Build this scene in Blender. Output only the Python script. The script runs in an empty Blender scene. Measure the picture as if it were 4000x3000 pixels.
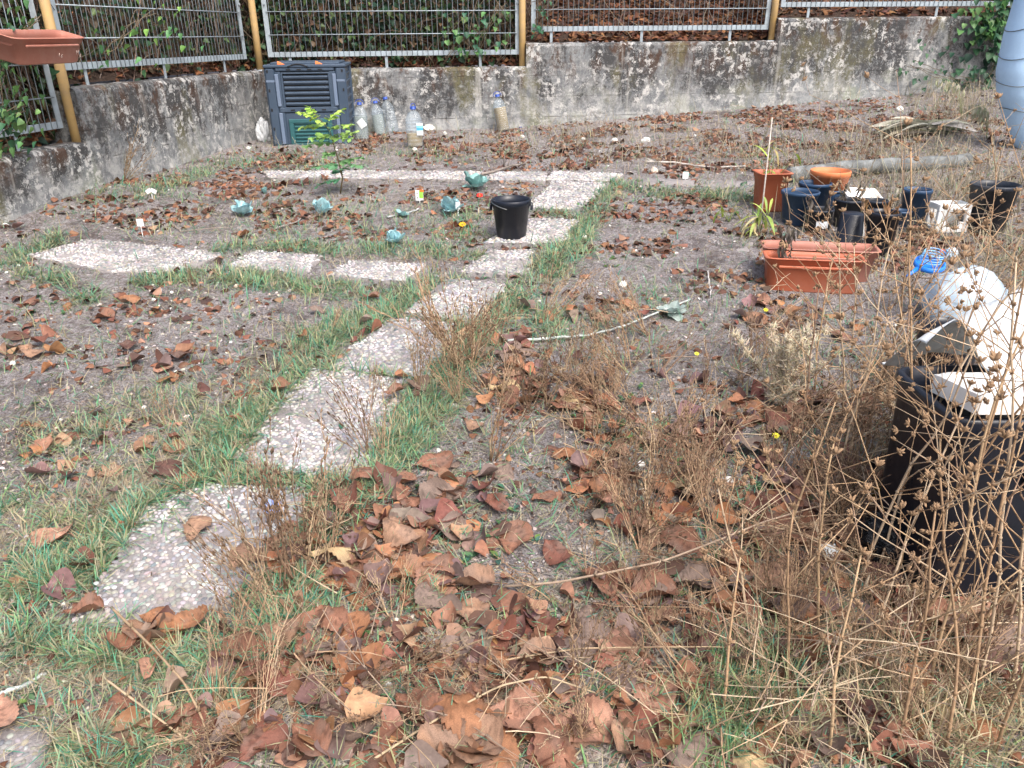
import bpy, math, random
import numpy as np
from mathutils import Matrix, Vector
R = math.radians
rng = np.random.default_rng(7); random.seed(7)
scene = bpy.context.scene; COL = scene.collection
# ---------------------------------------------------------------- camera
EYE = np.array([0.0, 0.0, 1.5]); PITCH = 24.5; ROLL = 0.5; F = 3004.0
cam = bpy.data.cameras.new('camera'); camo = bpy.data.objects.new('camera', cam); COL.objects.link(camo)
cam.sensor_width = 36; cam.lens = F / 4000 * 36; cam.clip_start = 0.02; cam.clip_end = 400
CM = Matrix.Translation(EYE) @ Matrix.Rotation(R(90 - PITCH), 4, 'X') @ Matrix.Rotation(R(-ROLL), 4, 'Z')
camo.matrix_world = CM; scene.camera = camo
CR = np.array(CM.to_3x3())
# ---------------------------------------------------------------- world, sun, exposure
SUN_EL, SUN_ROT = 55, 150
w = bpy.data.worlds.new('World'); scene.world = w; w.use_nodes = True
nt = w.node_tree; bg = nt.nodes['Background']
sky = nt.nodes.new('ShaderNodeTexSky'); sky.sky_type = 'NISHITA'; sky.sun_disc = False
sky.sun_elevation = R(SUN_EL); sky.sun_rotation = R(SUN_ROT); sky.dust_density = 6; sky.air_density = 1.0; sky.ozone_density = 1.0
hs = nt.nodes.new('ShaderNodeHueSaturation'); hs.inputs['Saturation'].default_value = 0.80
nt.links.new(sky.outputs[0], hs.inputs['Color']); nt.links.new(hs.outputs[0], bg.inputs[0]); bg.inputs[1].default_value = 0.14
sl = bpy.data.lights.new('sun', 'SUN'); sl.energy = 1.15; sl.angle = R(24); sl.color = (1, 0.965, 0.93)
so = bpy.data.objects.new('sun', sl); COL.objects.link(so)
az = R(SUN_ROT); sd = Vector((math.sin(az) * math.cos(R(SUN_EL)), math.cos(az) * math.cos(R(SUN_EL)), math.sin(R(SUN_EL))))
so.rotation_euler = sd.to_track_quat('Z', 'Y').to_euler()
scene.view_settings.view_transform = 'Standard'; scene.view_settings.look = 'None'
scene.view_settings.exposure = 1.02; scene.view_settings.gamma = 1
try:
    scene.cycles.max_bounces = 8; scene.cycles.transparent_max_bounces = 12; scene.cycles.diffuse_bounces = 3
except Exception: pass
# ---------------------------------------------------------------- noise and ground height
def hsh(i, j, s=0):
    n = (i.astype(np.int64) * 374761393 + j.astype(np.int64) * 668265263 + s * 974711) & 0x7fffffff
    n = ((n ^ (n >> 13)) * 1274126177) & 0x7fffffff
    return ((n ^ (n >> 16)) & 0xffff) / 65535.0
def vn(x, y, s=0):
    x = np.asarray(x, float); y = np.asarray(y, float)
    i = np.floor(x); j = np.floor(y); a = x - i; b = y - j
    a = a * a * (3 - 2 * a); b = b * b * (3 - 2 * b); i = i.astype(np.int64); j = j.astype(np.int64)
    return (hsh(i, j, s) * (1 - a) + hsh(i + 1, j, s) * a) * (1 - b) + (hsh(i, j + 1, s) * (1 - a) + hsh(i + 1, j + 1, s) * a) * b
def fbm(x, y, s=0, o=4):
    v = 0; a = .5
    for k in range(o): v = v + a * vn(x * 2 ** k + k * 7.3, y * 2 ** k + k * 3.1, s + k); a *= .5
    return v
def sst(a, b, x): t = np.clip((x - a) / (b - a), 0, 1); return t * t * (3 - 2 * t)
YY = [-3, 0, 1, 2, 3, 3.66, 4.5, 5.4, 7, 8, 9]; ZZ = [-.15, 0, .06, .15, .26, .33, .43, .52, .61, .645, .67]
def zbase(x, y):
    x = np.asarray(x, float); y = np.asarray(y, float)
    z = np.interp(y, YY, ZZ) + .058 * np.clip(x, 0, 7) * sst(3, 8, y)
    return z + .085 * sst(-1.5, -2.8, x) * (1 - sst(4.6, 6.6, y)) * sst(2, 4, y)
def zg(x, y):
    x = np.asarray(x, float); y = np.asarray(y, float)
    return zbase(x, y) + .03 * (fbm(x * 2.2, y * 2.2, 3, 3) - .44) + .020 * (fbm(x * 11, y * 11, 9, 3) - .44) + .009 * (fbm(x * 33, y * 33, 29, 2) - .37)
OV = 4000 / 2212.0     # all layout coordinates are read on a 2212-wide view of the place
def ray(u, v):
    u = np.asarray(u, float) * OV; v = np.asarray(v, float) * OV
    d = np.stack([u - 2000, -(v - 1500), -F * np.ones_like(u)], -1) / F
    return d @ CR.T
def G(u, v):
    d = ray(u, v); t = np.full(d.shape[:-1], 3.0)
    for _ in range(40):
        p = EYE + d * t[..., None]; tn = (zbase(p[..., 0], p[..., 1]) - EYE[2]) / d[..., 2]; t = t * .4 + tn * .6
    p = EYE + d * t[..., None]; p[..., 2] = zg(p[..., 0], p[..., 1]); return p
def at_y(u, v, Y): d = ray(u, v); return EYE + d * (Y / d[1])
def P(p):
    q = (np.asarray(p, float) - EYE) @ CR
    return (q[..., 0] / -q[..., 2] * F + 2000) / OV, (-q[..., 1] / -q[..., 2] * F + 1500) / OV
def dep(p): return float(-((np.asarray(p, float) - EYE) @ CR)[2])
def mp(p, n): return n * OV * dep(p) / F      # n overview pixels at p, in metres
# ---------------------------------------------------------------- mesh builder
class MB:
    def __init__(s): s.V = []; s.F = []; s.C = []; s.M = []; s.n = 0
    def add(s, V, Fs, col=(.5, .5, .5), m=0):
        V = np.asarray(V, float).reshape(-1, 3); c = np.asarray(col, float)
        if c.ndim == 1: c = np.tile(c, (len(V), 1))
        s.V.append(V); s.C.append(c)
        if not isinstance(Fs, (list, tuple)) or (len(Fs) and not isinstance(Fs[0], np.ndarray)): Fs = [np.asarray(Fs, int)]
        for f in Fs:
            if len(f): s.F.append(f + s.n); s.M.append(np.full(len(f), m))
        s.n += len(V); return s
    def build(s, name, mats, parent=None, smooth=True, loc=None, rz=0):
        me = bpy.data.meshes.new(name)
        V = np.concatenate(s.V); C = np.concatenate(s.C)
        me.vertices.add(len(V)); me.vertices.foreach_set('co', V.ravel())
        cnt = np.concatenate([np.full(len(f), f.shape[1]) for f in s.F]); L = np.concatenate([f.ravel() for f in s.F])
        me.loops.add(len(L)); me.loops.foreach_set('vertex_index', L.astype(np.int32))
        me.polygons.add(len(cnt)); st = np.concatenate([[0], np.cumsum(cnt)[:-1]])
        me.polygons.foreach_set('loop_start', st.astype(np.int32)); me.polygons.foreach_set('loop_total', cnt.astype(np.int32))
        me.polygons.foreach_set('material_index', np.concatenate(s.M).astype(np.int32))
        me.polygons.foreach_set('use_smooth', np.full(len(cnt), smooth))
        a = me.color_attributes.new('Col', 'FLOAT_COLOR', 'POINT')
        a.data.foreach_set('color', np.concatenate([C, np.ones((len(C), 1))], 1).ravel())
        me.update(); me.validate()
        for m in (mats if isinstance(mats, (list, tuple)) else [mats]): me.materials.append(m)
        return link(name, me, parent, loc, rz)
def link(name, me, parent=None, loc=None, rz=0):
    o = bpy.data.objects.new(name, me); COL.objects.link(o); o.parent = parent
    if loc is not None: o.location = [float(c) for c in loc]
    o.rotation_euler.z = rz
    return o
def tag(o, label=None, cat=None, group=None, kind=None):
    if label: o['label'] = label
    if cat: o['category'] = cat
    if group: o['group'] = group
    if kind: o['kind'] = kind
    return o
def thing(name, label, cat, loc, rz=0, group=None): return tag(link(name, None, None, loc, rz), label, cat, group)
def cbox(mb, c, h, col=(.5, .5, .5), b=.004, rot=None, m=0, taper=(1, 1)):
    """box of half sizes h about c with chamfered edges"""
    h = np.array(h, float); b = min(b, .45 * h.min()); V = []; idx = {}
    for sx in (-1, 1):
        for sy in (-1, 1):
            for sz in (-1, 1):
                sg = np.array([sx, sy, sz])
                for a in range(3):
                    e = (h - b); e[a] = h[a]; idx[(sx, sy, sz, a)] = len(V); V.append(sg * e)
    V = np.array(V); k = (V[:, 2] + h[2]) / (2 * h[2]); V[:, 0] *= 1 + (taper[0] - 1) * k; V[:, 1] *= 1 + (taper[1] - 1) * k
    Q = []; T = []
    for a in range(3):
        o = [i for i in range(3) if i != a]
        for s in (-1, 1):
            q = []
            for (p, r) in ((-1, -1), (1, -1), (1, 1), (-1, 1)):
                k = [0, 0, 0]; k[a] = s; k[o[0]] = p; k[o[1]] = r; q.append(idx[(*k, a)])
            if (s < 0) != (a == 1): q = q[::-1]
            Q.append(q)
    for a in range(3):
        o = [i for i in range(3) if i != a]
        for p in (-1, 1):
            for r in (-1, 1):
                k1 = [0, 0, 0]; k1[o[0]] = p; k1[o[1]] = r; k2 = list(k1); k1[a] = -1; k2[a] = 1
                Q.append([idx[(*k1, o[0])], idx[(*k2, o[0])], idx[(*k2, o[1])], idx[(*k1, o[1])]])
    for k in [(x, y, z) for x in (-1, 1) for y in (-1, 1) for z in (-1, 1)]: T.append([idx[(*k, 0)], idx[(*k, 1)], idx[(*k, 2)]])
    if rot is not None: V = V @ np.array(rot).T
    mb.add(V + np.array(c, float), [np.array(Q), np.array(T)], col, m)
def rotm(ax, deg): return np.array(Matrix.Rotation(R(deg), 3, ax))
def tube(mb, path, rad, col, k=5, m=0, cap=True):
    p = np.asarray(path, float); n = len(p); rad = np.broadcast_to(np.asarray(rad, float), (n,))
    d = np.gradient(p, axis=0); d /= np.linalg.norm(d, axis=1, keepdims=True) + 1e-9
    up = np.array([0, 0, 1.]) if abs(d[:, 2]).mean() < .8 else np.array([1., 0, 0])
    a = np.cross(d, up); a /= np.linalg.norm(a, axis=1, keepdims=True) + 1e-9; b = np.cross(a, d)
    t = np.arange(k) * 2 * math.pi / k
    V = p[:, None] + rad[:, None, None] * (np.cos(t)[None, :, None] * a[:, None] + np.sin(t)[None, :, None] * b[:, None])
    i = np.arange(n - 1)[:, None] * k; j = np.arange(k)[None]; j2 = (j + 1) % k
    Q = np.stack([i + j, i + j2, i + k + j2, i + k + j], -1).reshape(-1, 4)
    c = np.asarray(col, float)
    if c.ndim == 2: c = np.repeat(c, k, 0)
    fs = [Q]
    if cap: fs.append(np.array([[x for x in range(k)][::-1]])); fs.append(np.array([[(n - 1) * k + x for x in range(k)]]))
    mb.add(V.reshape(-1, 3), fs, c, m)
def lathe(mb, prof, col, k=24, c=(0, 0, 0), m=0, sq=0, rot=None, wob=0):
    """profile [(r, z)...] turned about z; sq>0 squares the section"""
    prof = np.array(prof, float); t = np.arange(k) * 2 * math.pi / k
    q = 1 / (np.abs(np.cos(t)) ** 8 + np.abs(np.sin(t)) ** 8) ** (1 / 8.) if sq else np.ones(k)
    q = 1 + (q - 1) * sq
    V = np.stack([prof[:, 0, None] * np.cos(t) * q, prof[:, 0, None] * np.sin(t) * q, np.repeat(prof[:, 1, None], k, 1)], -1)
    if wob: V = V + wob * (rng.random(V.shape) - .5)
    V = V.reshape(-1, 3)
    if rot is not None: V = V @ np.array(rot).T
    i = np.arange(len(prof) - 1)[:, None] * k; j = np.arange(k)[None]; j2 = (j + 1) % k
    cc = np.asarray(col, float)
    if cc.ndim == 2: cc = np.repeat(cc, k, 0)
    mb.add(V + np.array(c, float), [np.stack([i + j, i + j2, i + k + j2, i + k + j], -1).reshape(-1, 4)], cc, m)
def gridf(nr, nc):
    i = np.arange(nr - 1)[:, None] * nc; j = np.arange(nc - 1)[None]
    return np.stack([i + j, i + j + 1, i + nc + j + 1, i + nc + j], -1).reshape(-1, 4)
def rots(yaw, pit, rol):
    """matrices Rz(yaw) Rx(pit) Ry(rol), vectorised"""
    cy, sy, cp, sp, cr, sr = np.cos(yaw), np.sin(yaw), np.cos(pit), np.sin(pit), np.cos(rol), np.sin(rol); o = np.zeros_like(cy); l = o + 1
    Z = np.stack([cy, -sy, o, sy, cy, o, o, o, l], -1).reshape(-1, 3, 3); X = np.stack([l, o, o, o, cp, -sp, o, sp, cp], -1).reshape(-1, 3, 3)
    Y = np.stack([cr, o, sr, o, l, o, -sr, o, cr], -1).reshape(-1, 3, 3); return Z @ X @ Y
def scatter(mb, tv, tfs, pos, rot, sc, cols, m=0, vc=None):
    """many copies of a template in one mesh; cols (n,3); vc optional per template vertex factor"""
    tv = np.asarray(tv, float); n = len(pos); k = len(tv); sc = np.asarray(sc, float)
    if sc.ndim == 1: sc = np.repeat(sc[:, None], 3, 1)
    V = np.einsum('nij,nkj->nki', rot, tv[None] * sc[:, None]) + np.asarray(pos)[:, None]
    c = np.repeat(np.asarray(cols)[:, None], k, 1)
    if vc is not None: c = c * np.asarray(vc)[None, :, None]
    off = (np.arange(n) * k)[:, None, None]
    mb.add(V.reshape(-1, 3), [(np.asarray(f)[None] + off).reshape(-1, np.asarray(f).shape[1]) for f in tfs], c.reshape(-1, 3), m)
def blades(mb, pos, yaw, L, W, lean, bend, c0, c1, m=0):
    """curved tapering ribbons"""
    n = len(pos); ts = np.array([0, .35, .7, 1.]); wv = np.array([1, .95, .65, 0])
    ang = lean[:, None] + bend[:, None] * ts[None]; seg = np.diff(ts)
    hx = np.zeros((n, 4)); hz = np.zeros((n, 4))
    for i in range(3):
        am = (ang[:, i] + ang[:, i + 1]) / 2
        hx[:, i + 1] = hx[:, i] + np.sin(am) * seg[i] * L; hz[:, i + 1] = hz[:, i] + np.cos(am) * seg[i] * L
    dx, dy = np.cos(yaw), np.sin(yaw)
    C = np.stack([pos[:, 0, None] + hx * dx[:, None], pos[:, 1, None] + hx * dy[:, None], pos[:, 2, None] + hz], -1)
    s = np.stack([-dy, dx, np.zeros(n)], -1)[:, None] * (W[:, None] * wv[None])[..., None] / 2
    a = C - s; b = C + s
    V = np.concatenate([np.stack([a[:, :3], b[:, :3]], 2).reshape(n, 6, 3), C[:, 3:4]], 1)
    tt = np.array([0, 0, .35, .35, .7, .7, 1.])[None, :, None]; col = c0[:, None] * (1 - tt) + c1[:, None] * tt
    off = (np.arange(n) * 7)[:, None, None]
    Q = (np.array([[0, 1, 3, 2], [2, 3, 5, 4]])[None] + off).reshape(-1, 4); T = (np.array([[4, 5, 6]])[None] + off).reshape(-1, 3)
    mb.add(V.reshape(-1, 3), [Q, T], col.reshape(-1, 3), m)
# ---------------------------------------------------------------- materials
class NT:
    def __init__(s, name):
        s.m = bpy.data.materials.new(name); s.m.use_nodes = True; s.t = s.m.node_tree; s.b = s.t.nodes['Principled BSDF']; s.out = s.t.nodes['Material Output']
        s.tc = s.t.nodes.new('ShaderNodeTexCoord')
    def n(s, ty, **k):
        x = s.t.nodes.new(ty)
        for a, v in k.items(): setattr(x, a, v)
        return x
    def l(s, a, b): s.t.links.new(a, b)
    def noise(s, scale, det=6, rough=.6, vec=None, dist=0, stretch=None):
        x = s.n('ShaderNodeTexNoise'); x.inputs['Scale'].default_value = scale; x.inputs['Detail'].default_value = det
        x.inputs['Roughness'].default_value = rough; x.inputs['Distortion'].default_value = dist
        v = vec or s.tc.outputs['Object']
        if stretch:
            mp_ = s.n('ShaderNodeMapping'); mp_.inputs['Scale'].default_value = stretch; s.l(v, mp_.inputs[0]); v = mp_.outputs[0]
        s.l(v, x.inputs['Vector']); return x.outputs['Fac']
    def vor(s, scale, feat='F1', out='Distance', rnd=1, stretch=None):
        x = s.n('ShaderNodeTexVoronoi', feature=feat); x.inputs['Scale'].default_value = scale; x.inputs['Randomness'].default_value = rnd
        v = s.tc.outputs['Object']
        if stretch:
            mp_ = s.n('ShaderNodeMapping'); mp_.inputs['Scale'].default_value = stretch; s.l(v, mp_.inputs[0]); v = mp_.outputs[0]
        s.l(v, x.inputs['Vector']); return x.outputs[out]
    def ramp(s, fac, pts, interp='LINEAR'):
        r = s.n('ShaderNodeValToRGB'); s.l(fac, r.inputs[0]); e = r.color_ramp.elements; r.color_ramp.interpolation = interp
        while len(e) < len(pts): e.new(.5)
        for i, (p, c) in enumerate(pts): e[i].position = p; c = (c, c, c) if isinstance(c, (int, float)) else c; e[i].color = (*c, 1)
        return r.outputs[0]
    def mix(s, fac, a, b, mode='MIX'):
        x = s.n('ShaderNodeMix', data_type='RGBA', blend_type=mode)
        for inp, v in ((x.inputs[0], fac), (x.inputs[6], a), (x.inputs[7], b)):
            if hasattr(v, 'links') or isinstance(v, bpy.types.NodeSocket): s.l(v, inp)
            elif isinstance(v, (int, float)): inp.default_value = v if inp == x.inputs[0] else (v, v, v, 1)
            else: inp.default_value = (*v, 1)
        return x.outputs[2]
    def math(s, op, a, b=0):
        x = s.n('ShaderNodeMath', operation=op)
        for i, v in enumerate((a, b)):
            if isinstance(v, bpy.types.NodeSocket): s.l(v, x.inputs[i])
            else: x.inputs[i].default_value = v
        return x.outputs[0]
    def bump(s, h, dist=.01, st=1.0, prev=None):
        x = s.n('ShaderNodeBump'); x.inputs['Distance'].default_value = dist; x.inputs['Strength'].default_value = st; s.l(h, x.inputs['Height'])
        if prev: s.l(prev, x.inputs['Normal'])
        s.l(x.outputs[0], s.b.inputs['Normal']); return x.outputs[0]
    def col(s, c):
        if isinstance(c, bpy.types.NodeSocket): s.l(c, s.b.inputs['Base Color'])
        else: s.b.inputs['Base Color'].default_value = (*c, 1)
    def set(s, **k):
        for a, v in k.items(): s.b.inputs[a.replace('_', ' ')].default_value = v
        return s
def attr(n): a = n.n('ShaderNodeVertexColor', layer_name='Col'); return a.outputs[0]
def m_attr(name, rough=.7, var=.35, scale=60, spec=.3, trans=0, bmp=.0, spots=None):
    n = NT(name); v = n.ramp(n.noise(scale, 5, .65), [(.3, 1 - var), (.7, 1 + var)]); c = n.mix(1, attr(n), v, 'MULTIPLY')
    if spots: c = n.mix(n.ramp(n.noise(spots[0], 4, .6), [(spots[1], 0.), (spots[1] + .12, 1.)]), c, spots[2])
    n.col(c); n.set(Roughness=rough); n.b.inputs['Specular IOR Level'].default_value = spec
    if bmp: n.bump(n.noise(scale * 2, 5, .7), bmp)
    if trans:
        t = n.n('ShaderNodeBsdfTranslucent'); n.l(c, t.inputs[0]); x = n.n('ShaderNodeMixShader'); x.inputs[0].default_value = trans
        n.l(n.b.outputs[0], x.inputs[1]); n.l(t.outputs[0], x.inputs[2]); n.l(x.outputs[0], n.out.inputs[0])
    return n.m
M_leafdry = m_attr('dry_leaf', .6, .3, 55, .35, .12, .001)
M_litter = m_attr('leaf_litter_mat', .7, .25, 30, .25, .1)
M_green = m_attr('green_leaf', .5, .25, 30, .4, .25)
M_blade = m_attr('grass_blade', .6, .15, 25, .25, .25)
M_stem = m_attr('dry_stem', .8, .3, 45, .2)
M_stone = m_attr('stone', .85, .14, 50, .25, 0, .0015)
M_pebble = m_attr('pebble', .7, .12, 90, .3)
M_wood = m_attr('weathered_wood', .85, .4, 25, .2, 0, .003)
M_paint = m_attr('plain_surface', .55, .06, 12, .4)
def m_plastic(name, col, rough=.35, dust=(.35, .32, .3), amt=.35, scale=6, bmp=.0006):
    n = NT(name); f = n.ramp(n.noise(scale, 7, .7), [(.45, 0.), (.8, amt)]); c = n.mix(f, col, dust)
    f2 = n.ramp(n.noise(scale * 14, 3, .6, None, 0, (1, 1, .25)), [(.62, 0.), (.8, amt * .6)]); n.col(n.mix(f2, c, dust))
    n.set(Roughness=rough); n.l(n.ramp(n.noise(scale * 3, 5), [(.3, rough - .08), (.7, rough + .15)]), n.b.inputs['Roughness']); n.bump(n.noise(40, 4), bmp); return n.m
def m_soil():
    n = NT('soil'); a = n.noise(3.2, 8, .65); b = n.noise(28, 8, .75); c = n.noise(150, 6, .7)
    col = n.mix(n.ramp(b, [(.36, 0.), (.62, 1.)]), (.25, .222, .226), (.60, .565, .575))
    col = n.mix(n.ramp(a, [(.53, 0.), (.62, .7)]), col, (.10, .085, .085))
    col = n.mix(n.ramp(n.noise(1.3, 5, .6), [(.45, 0.), (.62, .45)]), col, (.60, .57, .57))
    col = n.mix(n.ramp(c, [(.38, .7), (.55, 0.)]), col, (.07, .055, .05))
    col = n.mix(n.ramp(n.noise(60, 6, .75, None, .5), [(.5, 0.), (.58, .6)]), col, (.15, .10, .075))
    f = n.math('MULTIPLY', n.ramp(n.vor(190), [(.10, 1.), (.2, 0.)]), n.ramp(n.noise(14, 3), [(.5, 0.), (.6, 1.)]))
    col = n.mix(f, col, (.62, .6, .57)); n.col(col); n.set(Roughness=.95); n.b.inputs['Specular IOR Level'].default_value = .15
    h = n.math('ADD', n.math('MULTIPLY', b, .7), n.math('MULTIPLY', c, .5)); n.bump(h, .045, 1); return n.m
M_soil = m_soil()
def m_bank():
    n = NT('bank_soil'); b = n.noise(20, 8, .75); n.col(n.mix(b, (.03, .022, .018), (.13, .075, .05))); n.set(Roughness=1); n.bump(b, .05); return n.m
M_bank = m_bank()
def m_wall():
    n = NT('weathered_concrete'); V3 = (1, 1, .32)
    big = n.noise(2.2, 6, .6); mid = n.noise(9, 10, .75); fine = n.noise(42, 8, .8); strk = n.noise(5, 8, .7, None, .3, (1.6, 1.6, .22))
    base = n.mix(n.ramp(mid, [(.42, 0.), (.58, 1.)]), (.17, .18, .19), (.42, .425, .42))
    base = n.mix(n.ramp(big, [(.5, 0.), (.68, .5)]), base, (.33, .36, .37))
    sep = n.n('ShaderNodeSeparateXYZ'); n.l(n.tc.outputs['Generated'], sep.inputs[0]); gz = sep.outputs[2]
    geo = n.n('ShaderNodeSeparateXYZ'); n.l(n.tc.outputs['Object'], geo.inputs[0])
    hgt = n.math('ADD', attr_r(n), n.math('MULTIPLY', n.math('SUBTRACT', strk, .5), .9))      # painted height: 0 foot of the wall, 1 its top
    zone = n.ramp(n.noise(2.8, 5, .65, None, .3, (1, 1, .4)), [(.42, .20), (.60, .95)])
    dark = n.math('MULTIPLY', n.math('ADD', n.ramp(fine, [(.42, 0.), (.54, .9)]), n.ramp(mid, [(.44, 0.), (.53, .9)])), zone)
    dk = n.math('MULTIPLY', dark, n.ramp(hgt, [(.12, .10), (.40, .75), (.8, 1.25)]))
    c = n.mix(n.ramp(dk, [(.12, 0.), (.7, .95)]), base, (.055, .055, .057))
    rust = n.math('MULTIPLY', n.ramp(n.noise(7, 7, .7, None, .4, (1, 1, .5)), [(.50, 0.), (.58, 1.)]), n.ramp(hgt, [(.45, 0.), (.85, .9)]))
    c = n.mix(rust, c, (.085, .05, .035))
    moss = n.math('MULTIPLY', n.ramp(n.noise(2.6, 5, .65, None, .2, (1, 1, .45)), [(.53, 0.), (.63, 1.)]), n.ramp(fine, [(.35, .1), (.6, .7)])); c = n.mix(moss, c, (.19, .175, .085))
    grn = n.math('MULTIPLY', n.ramp(n.noise(3.3, 4, .6), [(.56, 0.), (.68, .6)]), n.ramp(hgt, [(.0, 1.), (.5, 0.)])); c = n.mix(grn, c, (.33, .36, .24))
    wh = n.math('MULTIPLY', n.ramp(n.noise(17, 9, .75, None, .3), [(.53, 0.), (.57, 1.)]), n.ramp(n.noise(3, 4), [(.42, .15), (.56, 1.)])); c = n.mix(n.math('MULTIPLY', wh, .85), c, (.62, .61, .59))
    lic = n.ramp(n.vor(70), [(.16, 1.), (.24, 0.)]); lic = n.math('MULTIPLY', lic, n.ramp(n.noise(6, 3), [(.5, 0.), (.6, .8)])); c = n.mix(lic, c, (.5, .5, .47))
    drip = n.math('MULTIPLY', n.ramp(n.noise(4.5, 6, .6, None, .1, (2.2, 2.2, .12)), [(.6, 0.), (.72, .6)]), .9); c = n.mix(drip, c, (.55, .54, .5))
    line = n.math('FRACT', n.math('MULTIPLY', n.math('ADD', geo.outputs[2], n.math('MULTIPLY', n.noise(3, 3), .02)), 5.3))
    lf = n.math('MULTIPLY', n.ramp(line, [(.0, 1.), (.035, 0.)]), n.ramp(mid, [(.45, 0.), (.6, .7)])); c = n.mix(lf, c, (.07, .065, .06))
    n.col(c); n.set(Roughness=.93); n.b.inputs['Specular IOR Level'].default_value = .2
    h = n.math('SUBTRACT', n.math('ADD', n.math('MULTIPLY', mid, .7), n.math('MULTIPLY', fine, .35)), n.math('MULTIPLY', lf, .3)); n.bump(h, .025); return n.m
def attr_r(n):
    s = n.n('ShaderNodeSeparateColor'); n.l(attr(n), s.inputs[0]); return s.outputs[0]
M_wall = m_wall()
def m_metal(name, col, col2, rough=.5, metal=.4, scale=10):
    n = NT(name); n.col(n.mix(n.ramp(n.noise(scale, 6, .7), [(.4, 0.), (.65, 1.)]), col, col2)); n.set(Roughness=rough, Metallic=metal); return n.m
M_galv = m_metal('galvanised_steel', (.38, .45, .50), (.28, .32, .35), .5, .1)
M_yellow = m_metal('yellow_paint', (.55, .36, .14), (.42, .29, .15), .6, 0, 7)
M_bluepost = m_metal('pale_blue_paint', (.50, .72, .97), (.42, .62, .86), .5, 0, 4)
M_wire = m_metal('wire', (.12, .15, .18), (.2, .2, .2), .5, .6)
M_terra = m_plastic('terracotta_plastic', (.46, .125, .06), .5, (.5, .33, .27), .35, 5)
M_terra2 = m_plastic('faded_terracotta_plastic', (.40, .16, .115), .55, (.5, .36, .32), .4, 5)
M_terra3 = m_plastic('orange_plastic', (.66, .20, .07), .5, (.6, .42, .33), .25, 5)
M_slate = m_plastic('slate_plastic', (.042, .068, .108), .42, (.17, .21, .28), .22, 4)
M_slate_hi = m_plastic('slate_plastic_worn', (.14, .19, .28), .5, (.3, .32, .36), .3, 4)
M_darkslot = m_plastic('dark_plastic', (.008, .009, .012), .6, (.05, .05, .05), .1, 4)
M_hatch = m_plastic('green_plastic', (.022, .105, .115), .42, (.15, .25, .27), .25, 5)
M_black = m_plastic('black_plastic', (.007, .010, .020), .33, (.07, .08, .10), .15, 6)
M_black2 = m_plastic('black_pot_plastic', (.010, .016, .028), .42, (.30, .27, .24), .3, 7)
M_bluebk = m_plastic('blue_black_plastic', (.02, .055, .12), .42, (.2, .22, .26), .3, 7)
M_white = m_plastic('white_plastic', (.74, .76, .76), .5, (.4, .36, .32), .2, 9)
M_styro = m_plastic('polystyrene', (.86, .86, .83), .85, (.5, .45, .38), .25, 7, .002)
M_orange = m_plastic('orange_clip', (.9, .25, .08), .5, (.8, .4, .2), .1)
M_bluecap = m_plastic('blue_cap', (.02, .07, .36), .4, (.1, .15, .4), .1)
M_blueh = m_plastic('bright_blue_plastic', (.02, .20, .72), .35, (.1, .3, .8), .1)
def m_clear(name, tint, op, rough=.15, bmp=0, sc=25):
    n = NT(name); n.col(tint); n.set(Roughness=rough); n.b.inputs['Specular IOR Level'].default_value = .9
    t = n.n('ShaderNodeBsdfTransparent'); t.inputs[0].default_value = (*[min(1, .6 + .4 * c) for c in tint], 1)
    x = n.n('ShaderNodeMixShader'); f = n.ramp(n.noise(sc, 2), [(.3, max(0, op - .05)), (.7, min(1, op + .06))]); n.l(f, x.inputs[0])
    n.l(t.outputs[0], x.inputs[1]); n.l(n.b.outputs[0], x.inputs[2]); n.l(x.outputs[0], n.out.inputs[0])
    if bmp: n.bump(n.noise(sc, 5, .6, None, .6), bmp)
    return n.m
M_pet = m_clear('clear_bottle_plastic', (.70, .80, .88), .17, .10, .004)
M_bag = m_clear('clear_bag_film', (.66, .82, .96), .60, .28, .006, 9)
M_water = m_clear('murky_water', (.40, .27, .10), .85, .1)
M_water2 = m_clear('clear_water', (.50, .54, .48), .45, .1)
def m_blackbag():
    n = NT('black_bag_film'); n.col((.01, .012, .016)); n.set(Roughness=.22); n.bump(n.noise(22, 6, .6, None, 1.2), .03); return n.m
M_bbag = m_blackbag()
def m_paper():
    n = NT('white_sheet'); n.col(n.mix(n.ramp(n.noise(2.5, 4), [(.5, 0.), (.7, .35)]), (.84, .88, .88), (.66, .84, .8))); n.set(Roughness=.6); n.bump(n.noise(7, 5, .55, None, .7), .02); return n.m
M_sheet = m_paper()
M_slabm = (lambda n: (n.col(n.mix(n.noise(40, 6, .7), (.20, .18, .175), (.34, .315, .315))), n.set(Roughness=.95), n.bump(n.noise(120, 4), .006), n.m)[-1])(NT('slab_mortar'))
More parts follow.
